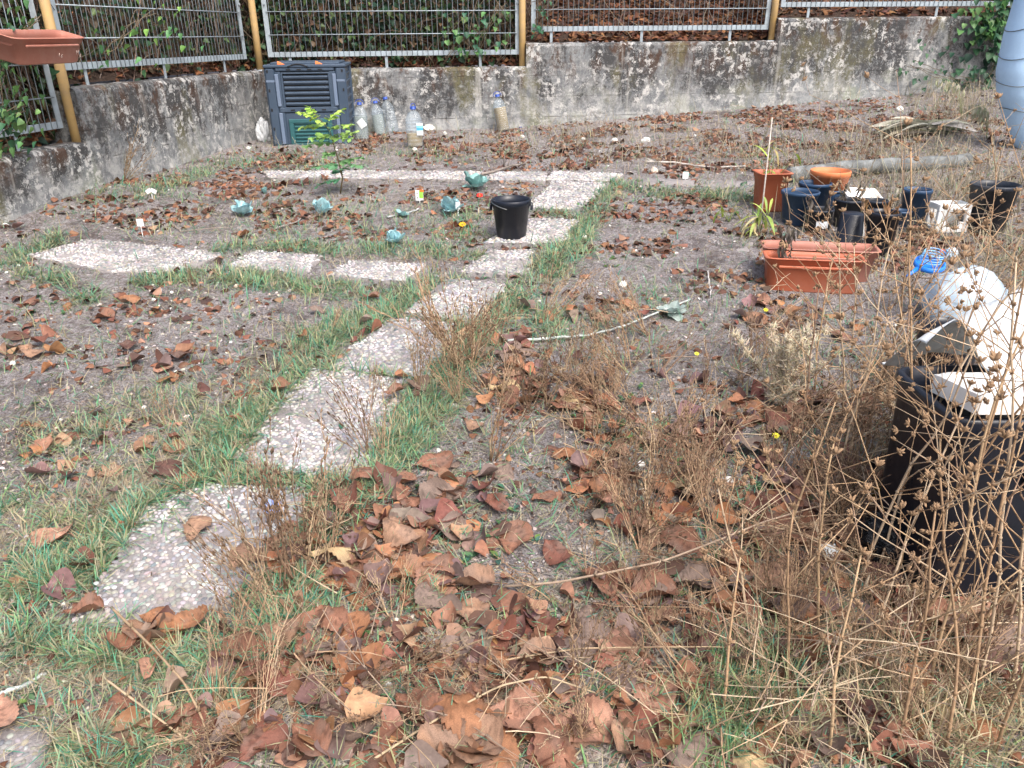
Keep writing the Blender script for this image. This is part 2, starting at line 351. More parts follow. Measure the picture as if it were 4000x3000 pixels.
# ================================================================ walls, bank behind them
CA = np.array([-2.31, 7.745]); LB = np.array([-2.795, 5.293]); LD = (LB - CA) / np.linalg.norm(LB - CA)
MD = np.array([1, .11]) / np.hypot(1, .11)
def lpt(d): return CA + LD * d           # along the left wall from the corner towards the camera
def mpt(d): return CA + MD * d           # along the back wall from the corner to the right
LN = np.array([LD[1], -LD[0]]); LN = LN * (-1 if LN[0] > 0 else 1)     # outward (left)
MN = np.array([-MD[1], MD[0]])                                         # outward (back)
def wall(mb, pf, nrm, d0, d1, zt, zb, th=.24, cap0=True, cap1=True):
    n = max(4, int((d1 - d0) / .03)); m = 36; dd = np.linspace(d0, d1, n); hh = np.linspace(0, 1, m)
    base = np.array([pf(d) for d in dd]); D, H = np.meshgrid(dd, hh, indexing='ij')
    edge = .012 * fbm(dd * 6, dd * 0 + 3.3, 21, 3)
    z = zb + (zt - zb - .03 + edge[:, None]) * H
    off = -.010 * (fbm(D * 5, z * 5, 31, 4) - .45) + .0
    Pt = base[:, None, :] + nrm[None, None] * off[..., None]
    foot = zbase(base[:, 0], base[:, 1])[:, None]; hp = np.clip((z - foot) / (zt - foot), -.2, 1)
    mb.add(np.concatenate([Pt, z[..., None]], -1).reshape(-1, 3), [gridf(n, m)], np.stack([hp] * 3, -1).reshape(-1, 3))
    # rounded top
    k = 7; t = np.linspace(0, 1, k); ins = np.array([0, .012, .03, .07, .12, .18, th]); up = np.array([-.03, -.008, 0, .004, .004, 0, 0])
    lump = .014 * (fbm(dd[:, None] * 9, t[None] * 3, 41, 3) - .45)
    Pt = base[:, None] + nrm[None, None] * (ins[None, :, None] + 0 * lump[..., None]); z2 = zt + up[None] + edge[:, None] * (1 - t[None]) + lump * (t[None] > 0)
    z2[:, 0] = z[:, -1]; Pt[:, 0] = base + nrm * off[:, -1:]
    mb.add(np.concatenate([Pt, z2[..., None]], -1).reshape(-1, 3), [gridf(n, k)], (1, 1, 1))
    for dd_, q in ((d0, cap0), (d1, cap1)):
        if q:
            b = pf(dd_); i = np.linspace(0, th, 9); hz = np.linspace(zb, zt - .012, 20); I, Hh = np.meshgrid(i, hz, indexing='ij')
            X = b[0] + nrm[0] * I; Y = b[1] + nrm[1] * I; hp = np.clip((Hh - zb) / (zt - zb), 0, 1)
            mb.add(np.stack([X, Y, Hh], -1).reshape(-1, 3), [gridf(9, 20)], np.stack([hp] * 3, -1).reshape(-1, 3))
mb = MB(); wall(mb, lpt, LN, 0, 2.50, 1.20, .3); wall(mb, lpt, LN, 2.5, 5.0, .865, .1, cap0=False); wall(mb, lpt, LN, 5.0, 8.5, .55, -.3, cap0=False)
tag(mb.build('retaining_wall', M_wall), 'stained grey concrete wall on the left, stepping down towards the hanging trough', 'wall')
mb = MB(); wall(mb, mpt, MN, 0, 2.49, 1.205, .3, cap0=False); wall(mb, mpt, MN, 2.49, 4.97, 1.41, .3); wall(mb, mpt, MN, 4.97, 9.5, 1.615, .3)
tag(mb.build('retaining_wall', M_wall), 'long lichen-blackened concrete wall behind the composter and water bottles', 'wall')
# bank: a strip that follows both walls and climbs away from them
def bank_top(k, i):       # height just behind the wall
    return i
pth = [(lpt(d), LN, z) for d, z in ((8.5, .5), (5.05, .5), (4.95, .80), (3.5, .80), (2.55, .82), (2.4, 1.15), (1.2, 1.15), (.4, 1.15))] + \
      [(CA, (LN + MN) / np.linalg.norm(LN + MN), 1.15)] + [(mpt(d), MN, z) for d, z in ((.5, 1.15), (1.5, 1.15), (2.4, 1.16), (2.6, 1.36), (3.8, 1.36), (4.9, 1.36), (5.1, 1.56), (7, 1.56), (9.5, 1.56), (14, 1.6))]
fine = []
for (a, b) in zip(pth[:-1], pth[1:]):
    for t in np.linspace(0, 1, 14, endpoint=False): fine.append((a[0] * (1 - t) + b[0] * t, a[1] * (1 - t) + b[1] * t, a[2] * (1 - t) + b[2] * t))
od = np.array([.20, .3, .45, .6, .8, 1.0, 1.3, 1.6, 2, 2.5, 3, 3.6, 4.5, 6, 9, 14])
rows = []
for i, (p, nn, z) in enumerate(fine):
    rows.append([[p[0] + nn[0] * d, p[1] + nn[1] * d, z - .02 + (.42 * d if d < 4 else 1.68 + .1 * (d - 4)) + (.12 * float(vn(p[0] * 2 + d * 3, p[1] * 2, 5)) - .06) * (d > .25)] for d in od])
mb = MB(); mb.add(np.array(rows).reshape(-1, 3), [gridf(len(rows), len(od))]); tag(mb.build('hillside', M_bank), kind='structure')
BANK = np.array(rows)
def bank_pt(i, j):   # fractional row and column
    i = np.clip(i, 0, BANK.shape[0] - 1.001); j = np.clip(j, 0, BANK.shape[1] - 1.001); a = i.astype(int); b = j.astype(int); fa = (i - a)[:, None]; fb = (j - b)[:, None]
    return (BANK[a, b] * (1 - fa) + BANK[a + 1, b] * fa) * (1 - fb) + (BANK[a, b + 1] * (1 - fa) + BANK[a + 1, b + 1] * fa) * fb
# ================================================================ fence
def fence_panel(pf, nrm, d0, d1, z0, label, h=1.5, back=.10, legs=3, zw=1.2):
    a = pf(d0) + nrm * back; b = pf(d1) + nrm * back; L = np.linalg.norm(b - a); ang = math.atan2(*(b - a)[::-1]); rz = ang; nsg = 1 if np.dot(nrm, [-math.sin(ang), math.cos(ang)]) > 0 else -1
    t = thing('mesh_fence', label, 'fence panel', (a[0], a[1], z0), rz, 'steel mesh panels along the walls')
    m = MB()
    for zc in (.022, h - .022): cbox(m, (L / 2, 0, zc), (L / 2, .004, .022), b=.001); cbox(m, (L / 2, .018 * nsg, zc - .020 if zc < .1 else zc + .02), (L / 2, .014, .002), b=.0005)
    for xc in (.022, L - .022): cbox(m, (xc, .001 * nsg, h / 2), (.022, .004, h / 2 - .045), b=.001)
    for zc in (h * .3, h * .7):
        for xc in (.022, L - .022): lathe(m, [(0, .012), (.009, .012), (.009, 0)], (.5, .5, .5), 6, (xc, -.006 * nsg, zc), rot=rotm('X', 90 * nsg))
    m.build('frame', M_galv, t, smooth=False)
    g = MB(); x = .06
    while x < L - .05:
        tube(g, [(x, -.004 * nsg - .003 * nsg, .004), (x, -.007 * nsg, h - .01)], .0029, (.5, .5, .5), 5); x += .0495
    z = .19
    while z < h - .05: tube(g, [(.03, -.013 * nsg, z), (L - .03, -.013 * nsg, z)], .0042, (.5, .5, .5), 5); z += .195
    g.build('wire_mesh', M_galv, t)
    for k in range(legs):
        q = MB(); xc = L * (k + .22) / (legs - .35); hh = z0 - zw + .02
        cbox(q, (xc, .012 * nsg, -hh / 2), (.013, .004, hh / 2), b=.001); q.build('support_leg', M_galv, t, smooth=False)
    return t
fence_panel(lpt, LN, 5.0, 2.56, .965, 'galvanised mesh panel at far left, behind the hanging terracotta trough', 1.5, zw=.86)
fence_panel(lpt, LN, 2.42, .06, 1.305, 'galvanised mesh panel on the left wall, left of the composter', 1.5, zw=1.19)
fence_panel(mpt, MN, .06, 2.44, 1.315, 'galvanised mesh panel directly above the composter and water bottles', 1.5, zw=1.2)
fence_panel(mpt, MN, 2.55, 4.92, 1.515, 'galvanised mesh panel in front of bare brown leaf bank', 1.4, zw=1.4)
fence_panel(mpt, MN, 5.02, 8.6, 1.715, 'galvanised mesh panel at top right, beside the pale blue post', 1.3, zw=1.6)
for (p, z, nn, h, lab) in ((lpt(2.50), .84, LN, 2.2, 'yellow post beside the hanging terracotta trough'), (CA + .02 * MD, 1.19, (LN + MN) * .6, 2.0, 'yellow post at the wall corner, above the composter left edge'),
                           (mpt(2.46), 1.19, MN, 2.0, 'weathered yellow post at the wall step above the brown bottle'), (mpt(4.95), 1.40, MN, 1.8, 'ochre post at the upper wall step on the right')):
    p = p + nn * .07; t = thing('fence_post', lab, 'post', (p[0], p[1], z), 0, 'yellow fence posts')
    m = MB(); lathe(m, [(0, 0), (.031, 0), (.0315, .4), (.03, h), (0, h + .004)], (.5, .5, .5), 18); m.build('post_tube', M_yellow, t)
    m = MB(); lathe(m, [(.034, 0), (.042, -.004), (.042, .012), (.033, .014)], (.5, .5, .5), 18, (0, 0, .006)); m.build('base_collar', M_galv, t)
# pale old wall and boulder far behind the right panels
mb = MB(); n = 60; a = mpt(3.9) + MN * 1.35; b = mpt(6.3) + MN * 1.2
S, H = np.meshgrid(np.linspace(0, 1, 50), np.linspace(0, 1, 30), indexing='ij')
X = a[0] * (1 - S) + b[0] * S; Y = a[1] * (1 - S) + b[1] * S + .18 * fbm(S * 6, H * 5, 3, 4) + .25 * H; Z = 1.3 + H * (1.5 + .5 * fbm(S * 3, S * 0, 8, 3))
mb.add(np.stack([X, Y, Z], -1).reshape(-1, 3), [gridf(50, 30)], (.3, .34, .32)); X2 = X; Y2 = Y + .5
mb.add(np.stack([X, Y2, Z], -1).reshape(-1, 3), [gridf(50, 30)], (.3, .34, .32))
tag(mb.build('rock_outcrop', M_stone), 'pale grey-green rock face behind the mesh on the upper right', 'rock')
# ================================================================ vegetation templates
def leaf_tpl(kind, nr=7, nc=5, cup=.25, droop=.3, fold=0):
    t = np.linspace(0, 1, nr); s = np.linspace(-1, 1, nc)
    if kind == 'heart': w_ = .52 * np.sin(np.pi * np.clip(t * .97 + .03, 0, 1) ** .55) ** .8 * (1 - .25 * t)
    elif kind == 'oval': w_ = .30 * np.sin(np.pi * np.clip(t, .02, .985)) ** .7
    elif kind == 'lance': w_ = .12 * np.sin(np.pi * np.clip(t, .03, .99)) ** .8
    else: w_ = .48 * np.sin(np.pi * np.clip(t, .05, .98) ** .62) ** .75 * (1 - .35 * t ** 2)
    T, Sx = np.meshgrid(t, s, indexing='ij'); W = np.repeat(w_[:, None], nc, 1)
    x = Sx * W; y = T - .12 * (1 - np.abs(Sx)) * 0; z = cup * x * x * 2 - droop * T ** 2 + fold * np.abs(x)
    if kind == 'heart': y = T - .10 * (np.abs(Sx) ** 1.2) * (1 - T) ** 3 * -1 - .12 * np.abs(Sx) * (1 - T) ** 4
    return np.stack([x, y, z], -1).reshape(-1, 3), [gridf(nr, nc)]
def rcol(n, pal, jit=.18, w_=None):
    pal = np.array(pal); c = pal[rng.choice(len(pal), n, p=w_)]; return np.clip(c * (1 + jit * (rng.random((n, 1)) * 2 - 1)) * (1 + .08 * (rng.random((n, 3)) * 2 - 1)), 0, 1)
GREENS = [(.05, .11, .055), (.035, .085, .048), (.075, .13, .05), (.022, .05, .034), (.11, .17, .06), (.10, .075, .045), (.16, .10, .06)]
BROWNS = [(.20, .085, .045), (.14, .06, .038), (.26, .125, .06), (.10, .05, .04), (.30, .17, .10)]
TEAL = [(.07, .15, .10), (.06, .12, .075), (.11, .2, .11)]
# climbers: leaves in the volume behind the fence, one mass
def behind(n, r0, r1, d0, d1, h0, h1):
    i = rng.uniform(r0, r1, n); j = rng.uniform(d0, d1, n); p = bank_pt(i, np.interp(j, od, np.arange(len(od)))); p[:, 2] += rng.uniform(h0, h1, n) ; return p
NR = len(rows); rc = 8 * 14
def mass(name, segs, tpl, pal, scs, matl, jit=.3, flat=.5, wts=None):
    m = MB()
    for (n, r0, r1, d0, d1, h0, h1) in segs:
        p = behind(n, r0, r1, d0, d1, h0, h1)
        Rm = rots(rng.uniform(-2.2, 2.2, n) + math.pi, rng.uniform(-1.2, .2, n) if flat < 1 else rng.normal(0, .35, n), rng.normal(0, .5, n)); scatter(m, tpl[0], tpl[1], p, Rm, rng.uniform(*scs, n), rcol(n, pal, jit, wts))
    return m.build(name, matl)
hv = leaf_tpl('heart', 6, 5, .4, .2)
o = mass('ivy', [(6500, 42, rc, .14, .9, -.05, 1.1), (8500, rc, rc + 46, .12, 1.1, -.05, .9), (1500, rc + 46, rc + 80, .5, 1.6, .3, 1.2), (1200, rc + 80, NR - 14, .5, 2.0, .3, 1.2)], hv, GREENS, (.035, .075), M_green, .35); tag(o, kind='stuff')
dv = leaf_tpl('poplar', 4, 4, -.8, .25)
o = mass('leaf_litter', [(2500, 42, rc, .2, 1.5, 0, .05), (3500, rc, rc + 42, .2, 1.5, 0, .05), (9000, rc + 40, rc + 86, .2, 3.0, 0, .03), (7000, rc + 86, NR - 14, .2, 3.0, 0, .03)], dv, BROWNS[:4], (.04, .08), M_litter, .35, 1); tag(o, kind='stuff')
# dead vine stems tangled behind the mesh
m = MB()
for k in range(1700):
    r = rng.uniform(40, rc + 46) if k < 1450 else rng.uniform(rc + 46, NR - 20); p0 = behind(1, r, r + .1, .13, .75, -.02, .1)[0]; h = rng.uniform(.15, 1.3); q = [p0]; lf = r < rc; d = np.array([0, rng.normal(0, .3), 1]) if lf else np.array([rng.normal(0, .3), 0, 1])
    for s_ in range(5): d = d + rng.normal(0, .45, 3) * ([.12, 1, .5] if lf else [1, .12, .5]); d /= np.linalg.norm(d); q.append(q[-1] + d * h / 5)
    tube(m, q, rng.uniform(.0015, .0038), rcol(1, [(.16, .12, .09), (.28, .22, .17), (.09, .06, .045)])[0], 4, cap=False)
tag(m.build('dead_vines', M_stem), kind='stuff')
# ================================================================ pebble slabs
SLABS = [
 ([(188, 1348), (330, 1105), (432, 1066), (668, 1072), (566, 1230), (470, 1318)], 'nearest large pebble slab in the path, under the blue-flowered weed'),
 ([(512, 1000), (672, 812), (872, 832), (782, 1040)], 'large pebble slab in the middle foreground, second along the path from the camera'),
 ([(700, 806), (838, 690), (1000, 700), (925, 822)], 'pebble slab beyond the grass strip, third along the path'),
 ([(872, 680), (968, 605), (1098, 618), (1028, 706)], 'pebble slab half hidden by the tan dry bush, fourth along the path'),
 ([(995, 592), (1060, 545), (1150, 545), (1135, 598)], 'small pebble slab just in front of the black bucket'),
 ([(1052, 528), (1112, 476), (1250, 478), (1212, 530)], 'pebble slab the black bucket stands on'),
 ([(1136, 452), (1195, 396), (1318, 398), (1252, 456)], 'pebble slab to the right behind the black bucket'),
 ([(1182, 392), (1196, 374), (1345, 378), (1320, 396)], 'pebble slab at the far corner where the two paths meet'),
 ([(62, 556), (192, 522), (345, 536), (255, 594)], 'leftmost pebble slab of the cross path, below the white label'),
 ([(263, 592), (352, 537), (478, 551), (410, 590)], 'pebble slab of the cross path, second from the left'),
 ([(498, 578), (552, 547), (690, 556), (662, 592)], 'small pebble slab of the cross path with a dark stain'),
 ([(708, 600), (762, 568), (915, 574), (880, 612)], 'pebble slab of the cross path, left of the tan dry bush'),
 ([(590, 388), (566, 373), (735, 372), (742, 388)], 'far pebble slab behind the green sapling'),
 ([(746, 389), (739, 372), (905, 373), (912, 390)], 'far pebble slab between the sapling and the forked branch'),
 ([(916, 390), (909, 373), (1040, 374), (1060, 392)], 'far pebble slab left of the forked branch'),
 ([(1066, 392), (1046, 375), (1178, 374), (1176, 394)], 'far pebble slab under the forked branch'),
 ([(1375, 398), (1390, 386), (1500, 388), (1498, 402)], 'dirty grey slab in front of the pale stick at the far right'),
 ([(1504, 403), (1506, 388), (1640, 392), (1640, 408)], 'dirty grey slab left of the square terracotta pot'),
 ([(-60, 1650), (-50, 1585), (70, 1560), (135, 1600), (85, 1690)], 'half buried pebble slab in the bottom left corner'),
 ([(1425, 592), (1450, 512), (1625, 520), (1640, 596)], 'pale pebbly slab left of the long terracotta troughs'),
]
def inpoly(x, y, pg):
    r = np.zeros(x.shape, bool); n = len(pg)
    for i in range(n):
        (x1, y1), (x2, y2) = pg[i][:2], pg[(i + 1) % n][:2]
        r ^= ((y1 > y) != (y2 > y)) & (x < (x2 - x1) * (y - y1) / (y2 - y1 + 1e-12) + x1)
    return r
# low dome of 3 rings
def dome(k=7):
    V = []; 
    for r_, z_ in ((1, -.25), (.92, .25), (.55, .62)): V += [(r_ * math.cos(i * 2 * math.pi / k), r_ * math.sin(i * 2 * math.pi / k), z_) for i in range(k)]
    V.append((0, 0, .75)); Q = []
    for r_ in range(2): Q += [(r_ * k + i, r_ * k + (i + 1) % k, r_ * k + k + (i + 1) % k, r_ * k + k + i) for i in range(k)]
    T = [(2 * k + i, 2 * k + (i + 1) % k, 3 * k) for i in range(k)]
    return np.array(V), [np.array(Q), np.array(T)]
DM = dome()
PEB = [(.47, .455, .445), (.38, .37, .365), (.57, .555, .545), (.29, .30, .32), (.43, .39, .36), (.46, .42, .40), (.21, .22, .24), (.50, .46, .40)]
SLAB_PG = []
for pi, (pg, lab) in enumerate(SLABS):
    pg = np.array(pg, float); pg = pg.mean(0) + (pg - pg.mean(0)) * (1.12 if pi < 2 else 1.0 if pi < 4 else 1.04); g = G(pg[:, 0], pg[:, 1]); c = g.mean(0); A = np.c_[g[:, 0] - c[0], g[:, 1] - c[1], np.ones(len(g))]
    co = np.linalg.lstsq(A, zbase(g[:, 0], g[:, 1]), rcond=None)[0]; buried = pi in (16, 17, 18, 19)
    lift = .013 if not buried else .004
    if pi == 18: lift = -.002
    if pi == 19: lift = -.007
    zf = lambda x, y: co[0] * (x - c[0]) + co[1] * (y - c[1]) + co[2] + lift
    m = MB(); n = len(g)
    if pi != 19: SLAB_PG.append(g[:, :2])
    # mortar top as a fine grid clipped by the outline, sides as a ring
    ring = []
    for i in range(n):
        for t in np.linspace(0, 1, 12, endpoint=False): ring.append(g[i, :2] * (1 - t) + g[(i + 1) % n, :2] * t)
    ring = np.array(ring); nn = len(ring); wob = (fbm(ring[:, 0] * 30, ring[:, 1] * 30, 4, 2) - .4) * .06
    dr = ring - c[:2]; dr /= np.linalg.norm(dr, axis=1, keepdims=True); ring = ring + dr * wob[:, None]
    zt = zf(ring[:, 0], ring[:, 1]); V = np.concatenate([np.c_[ring, zt - .05], np.c_[ring, zt - .004], np.c_[ring - dr * .004, zt], [[c[0], c[1], zf(c[0], c[1])]]])
    j = np.arange(nn); j2 = (j + 1) % nn
    m.add(V, [np.concatenate([np.stack([j, j2, j2 + nn, j + nn], 1), np.stack([j + nn, j2 + nn, j2 + 2 * nn, j + 2 * nn], 1)]), np.stack([j + 2 * nn, j2 + 2 * nn, np.full(nn, 3 * nn)], 1)], (.4, .36, .34), 0)
    lo = g.min(0); hi = g.max(0); sp = .0165 if c[1] < 4.5 else .020
    X, Y = np.meshgrid(np.arange(lo[0], hi[0], sp), np.arange(lo[1], hi[1], sp * .87)); X = X + (np.arange(X.shape[0]) % 2 * sp / 2)[:, None]
    x = (X + rng.normal(0, sp * .17, X.shape)).ravel(); y = (Y + rng.normal(0, sp * .17, X.shape)).ravel()
    k = inpoly(x, y, ring); worn = fbm(x * 6, y * 6, 50 + pi, 3); en = np.min([np.hypot(x - a_, y - b_) for a_, b_ in ring[::2]], 0); k &= worn < (.74 if not buried else .46) - .26 * np.exp(-en / .02); k &= rng.random(len(x)) > .05; x = x[k]; y = y[k]; q = len(x)
    if q:
        s = sp * .5 * rng.uniform(.74, 1.28, q); sc = np.stack([s * rng.uniform(.85, 1.25, q), s * rng.uniform(.7, 1, q), s * rng.uniform(.45, .8, q)], 1)
        dirt = 1 - .35 * sst(.42, .6, fbm(x * 9, y * 9, 70 + pi, 3))
        scatter(m, DM[0], DM[1], np.stack([x, y, zf(x, y) - .0005], 1), rots(rng.uniform(0, 6.3, q), rng.normal(0, .14, q), rng.normal(0, .14, q)), sc, rcol(q, PEB, .14, [.24, .22, .13, .12, .10, .08, .06, .05]) * dirt[:, None] * (.7 if buried else 1), 1)
    tag(m.build('paving_slab', [M_slabm, M_pebble]), lab, 'paving slab', 'pebble paving slabs of the garden paths')
def on_slab(x, y, marg=0):
    r = np.zeros(x.shape, bool)
    for pg in SLAB_PG:
        c = pg.mean(0); r |= inpoly(x, y, c + (pg - c) * (1 - marg))
    return r
# ================================================================ ground
def warp(a, b, n, lo, hi, far):
    c = np.linspace(a, b, n); k = 14; e = np.geomspace(.05, far, k)
    return np.concatenate([a - e[::-1], c, b + e])
gx = warp(-4.3, 5.4, 620, 0, 0, 40); gy = np.concatenate([-np.geomspace(.05, 40, 14)[::-1] + .6, np.linspace(.6, 4, 330), np.linspace(4.02, 9.2, 200), 9.2 + np.geomspace(.05, 50, 12)])
GX, GY = np.meshgrid(gx, gy); GZ = zg(GX, GY)
sm = on_slab(GX.ravel(), GY.ravel(), 0).reshape(GX.shape); GZ = np.where(sm, zbase(GX, GY) - .012, GZ)
mb = MB(); mb.add(np.stack([GX, GY, GZ], -1).reshape(-1, 3), [gridf(len(gy), len(gx))]); tag(mb.build('ground', M_soil), kind='structure')
# ================================================================ density maps, read in overview pixels
def blob(u, v, L):
    d = np.zeros(u.shape)
    for e in L:
        cx, cy, rx, ry, w_ = e[:5]; q = ((u - cx) / rx) ** 2 + ((v - cy) / ry) ** 2; d = np.maximum(d, w_ * np.exp(-q * .9))
    return d
def lines(u, v, L):
    d = np.zeros(u.shape)
    for (pts, w_) in L:
        for (x1, y1, r1), (x2, y2, r2) in zip(pts[:-1], pts[1:]):
            t = np.clip(((u - x1) * (x2 - x1) + (v - y1) * (y2 - y1)) / ((x2 - x1) ** 2 + (y2 - y1) ** 2), 0, 1); r_ = r1 * (1 - t) + r2 * t
            q = ((u - x1 - t * (x2 - x1)) ** 2 + ((v - y1 - t * (y2 - y1)) * 1.4) ** 2) / r_ ** 2; d = np.maximum(d, w_ * np.exp(-q))
    return d
GREEN_L = [([(60, 1250, 60), (180, 1205, 60), (330, 1120, 55), (420, 1060, 50), (520, 950, 60), (610, 860, 60), (690, 770, 60), (760, 710, 45), (850, 660, 35), (940, 612, 25)], 1.),
 ([(560, 1290, 45), (640, 1190, 40), (720, 1090, 60), (790, 1010, 55), (860, 940, 60), (930, 860, 50), (1000, 780, 45), (1040, 700, 45), (1110, 640, 45), (1170, 585, 45), (1230, 530, 40), (1270, 470, 32), (1320, 410, 26)], 1.),
 ([(500, 1030, 22), (620, 1050, 22), (720, 1090, 30)], 1.), ([(690, 812, 12), (850, 826, 12)], 1.), ([(880, 695, 14), (1000, 712, 14)], .8),
 ([(300, 612, 16), (420, 600, 22), (500, 606, 24), (600, 610, 22), (700, 622, 24), (800, 640, 30), (900, 630, 28), (990, 615, 22)], .95),
 ([(0, 560, 30), (60, 545, 25), (120, 520, 20)], .9), ([(40, 590, 22), (130, 600, 25), (180, 640, 30)], .7),
 ([(470, 540, 14), (600, 532, 14), (720, 540, 18), (850, 535, 20), (960, 545, 20), (1040, 560, 16)], .95), ([(1140, 460, 8), (1240, 466, 10)], .8),
 ([(60, 1380, 50), (170, 1400, 45), (240, 1420, 30)], .9), ([(330, 1450, 50), (470, 1420, 60), (600, 1390, 60), (640, 1290, 40)], .85), ([(200, 1650, 60), (330, 1590, 70), (450, 1520, 50)], .7),
 ([(1330, 400, 20), (1420, 420, 16), (1560, 425, 16), (1640, 430, 12)], .8), ([(640, 345, 14), (450, 360, 14)], .35), ([(380, 400, 20), (300, 420, 18), (450, 370, 18)], .6)]
GREEN_B = [(750, 480, 500, 50, .16), (650, 350, 160, 20, .35), (900, 335, 200, 14, .25), (300, 420, 120, 24, .3), (1500, 420, 200, 20, .35), (1180, 700, 60, 40, .5), (1270, 690, 60, 30, .3), (1470, 660, 70, 20, .3), (1430, 640, 60, 20, .4), (900, 1290, 45, 30, .8), (1640, 1470, 110, 70, .5), (1560, 1580, 90, 60, .45), (1420, 950, 40, 30, .45), (560, 500, 60, 20, .4), (800, 500, 50, 14, .3), (200, 960, 180, 100, .16), (350, 880, 160, 60, .2), (100, 1110, 120, 40, .3), (1000, 1180, 50, 30, .2), (1000, 470, 40, 30, .4), (1000, 510, 60, 25, .4), (1230, 545, 60, 20, .3)]
DRY_L = [([(40, 1180, 90), (250, 1060, 110), (420, 960, 90), (560, 840, 80), (640, 740, 60)], .8), ([(240, 1200, 30), (330, 1120, 30), (400, 1070, 20)], 1.), ([(820, 960, 50), (920, 900, 60), (1000, 830, 50), (1060, 740, 40)], .6),
 ([(700, 560, 18), (1000, 560, 22)], .5), ([(60, 1440, 90), (240, 1440, 50), (420, 1480, 90), (700, 1500, 60)], .85), ([(150, 1620, 90), (420, 1580, 90)], .7), ([(480, 860, 70), (250, 900, 100), (100, 950, 80)], .45),
 ([(1000, 1440, 70), (1050, 1560, 90)], .4)]
DRY_B = [(1900, 1480, 340, 170, .55), (1600, 1550, 200, 110, .5), (700, 470, 500, 60, .28), (900, 400, 400, 30, .3), (1500, 300, 500, 60, .35), (1900, 360, 260, 60, .55), (1250, 320, 200, 30, .4), (2000, 430, 200, 60, .6), (1560, 340, 200, 30, .4), (1900, 880, 150, 120, .35), (1000, 330, 300, 30, .3), (2050, 260, 150, 50, .6), (600, 340, 200, 30, .3), (1300, 700, 150, 60, .3)]
LEAF_B = [(850, 1120, 170, 80, 1), (780, 1230, 130, 70, 1), (960, 1290, 110, 60, .6), (580, 1440, 120, 60, .5), (320, 1385, 120, 22, .7), (740, 1440, 140, 90, 1), (1090, 1500, 130, 150, 1), (480, 1610, 170, 60, .55), (980, 1630, 330, 40, .8), (1230, 1400, 110, 70, .5),
 (1420, 1290, 130, 50, .8), (1600, 1300, 160, 70, .8), (1800, 1180, 160, 90, .9), (1540, 940, 150, 50, .9), (1700, 900, 140, 60, .9), (1180, 860, 120, 50, 1), (1090, 760, 80, 30, .9), (1290, 1010, 60, 70, .7), (1290, 668, 110, 22, .7), (1800, 1030, 120, 60, .9),
 (2080, 1380, 160, 90, .7), (1640, 1450, 180, 100, .6), (60, 750, 70, 40, .25), (370, 780, 100, 16, .25), (280, 690, 160, 20, .12), (430, 800, 200, 60, .08), (1700, 690, 120, 30, .45), (1200, 640, 60, 15, .3), (870, 830, 40, 40, .6), (800, 700, 60, 20, .2), (90, 620, 120, 20, .2),
 (1450, 1110, 160, 60, .45), (1700, 1080, 120, 80, .6), (1400, 1560, 160, 90, .6), (1800, 1580, 200, 80, .5), (2000, 1240, 120, 60, .6), (150, 1300, 160, 30, .2), (250, 1000, 250, 120, .12)]
def ground_pts(n, ymax=8.3, zone=None):
    """points of the yard, thick near the camera and thin far off"""
    y = .95 * (ymax / .95) ** rng.random(n); x = rng.uniform(-.80, .80, n) * (y + .45); p = np.stack([x, y, zg(x, y)], 1)
    # keep inside the walls
    s = (p[:, 0] - CA[0]) * LN[0] + (p[:, 1] - CA[1]) * LN[1]; b = (p[:, 0] - CA[0]) * MN[0] + (p[:, 1] - CA[1]) * MN[1]
    return p[(s < -.02) & (b < -.02)]
def density(p, L, B):
    u, v = P(p); d = np.zeros(u.shape)
    if L: d = np.maximum(d, lines(u, v, L))
    if B: d = np.maximum(d, blob(u, v, B))
    return d, u, v
# ---- green grass
def grass(n, L, B, floor, Lr, Wr, pal, tips, lean, name, thr=1., tuft=0., slab_keep=.04):
    p = ground_pts(n); d, u, v = density(p, L, B); d = np.maximum(d, floor)
    cl = sst(.30, .58, fbm(p[:, 0] * 7, p[:, 1] * 7, 77, 3)); d = d * (1 - tuft + tuft * cl * 1.5)
    far = np.clip((p[:, 1]) / 3., .45, 1.0)
    k = rng.random(len(p)) < d * thr; sl = on_slab(p[:, 0], p[:, 1], .05); k &= ~(sl & (rng.random(len(p)) > slab_keep)); p = p[k]; far = far[k]; q = len(p)
    # gather blades into tufts
    cell = .045; cx = np.floor(p[:, 0] / cell); cy = np.floor(p[:, 1] / cell); jx = hsh(cx.astype(int), cy.astype(int), 5); jy = hsh(cx.astype(int), cy.astype(int), 6)
    tx = (cx + jx) * cell; ty = (cy + jy) * cell; g_ = .55; p[:, 0] = p[:, 0] * (1 - g_) + tx * g_; p[:, 1] = p[:, 1] * (1 - g_) + ty * g_; p[:, 2] = zg(p[:, 0], p[:, 1]) - .004
    s2 = on_slab(p[:, 0], p[:, 1]); p[s2, 2] += .018
    yaw = np.where(rng.random(q) < .75, np.arctan2(p[:, 1] - ty, p[:, 0] - tx), 0) + rng.normal(0, .8, q)
    hue = fbm(p[:, 0] * 3, p[:, 1] * 3, 88, 2)[:, None]
    c0 = rcol(q, pal, .2); c0 = c0 * (.75 + .6 * hue); c1 = rcol(q, tips, .2)
    m = MB(); blades(m, p, yaw, rng.uniform(*Lr, q) * (.8 + .5 * hue[:, 0]), rng.uniform(*Wr, q) * np.maximum(1, p[:, 1] / 3.2) ** .6, np.abs(rng.normal(lean, .42, q)), rng.normal(.55, .5, q), c0, c1)
    o = m.build(name, M_blade); tag(o, kind='stuff'); return o
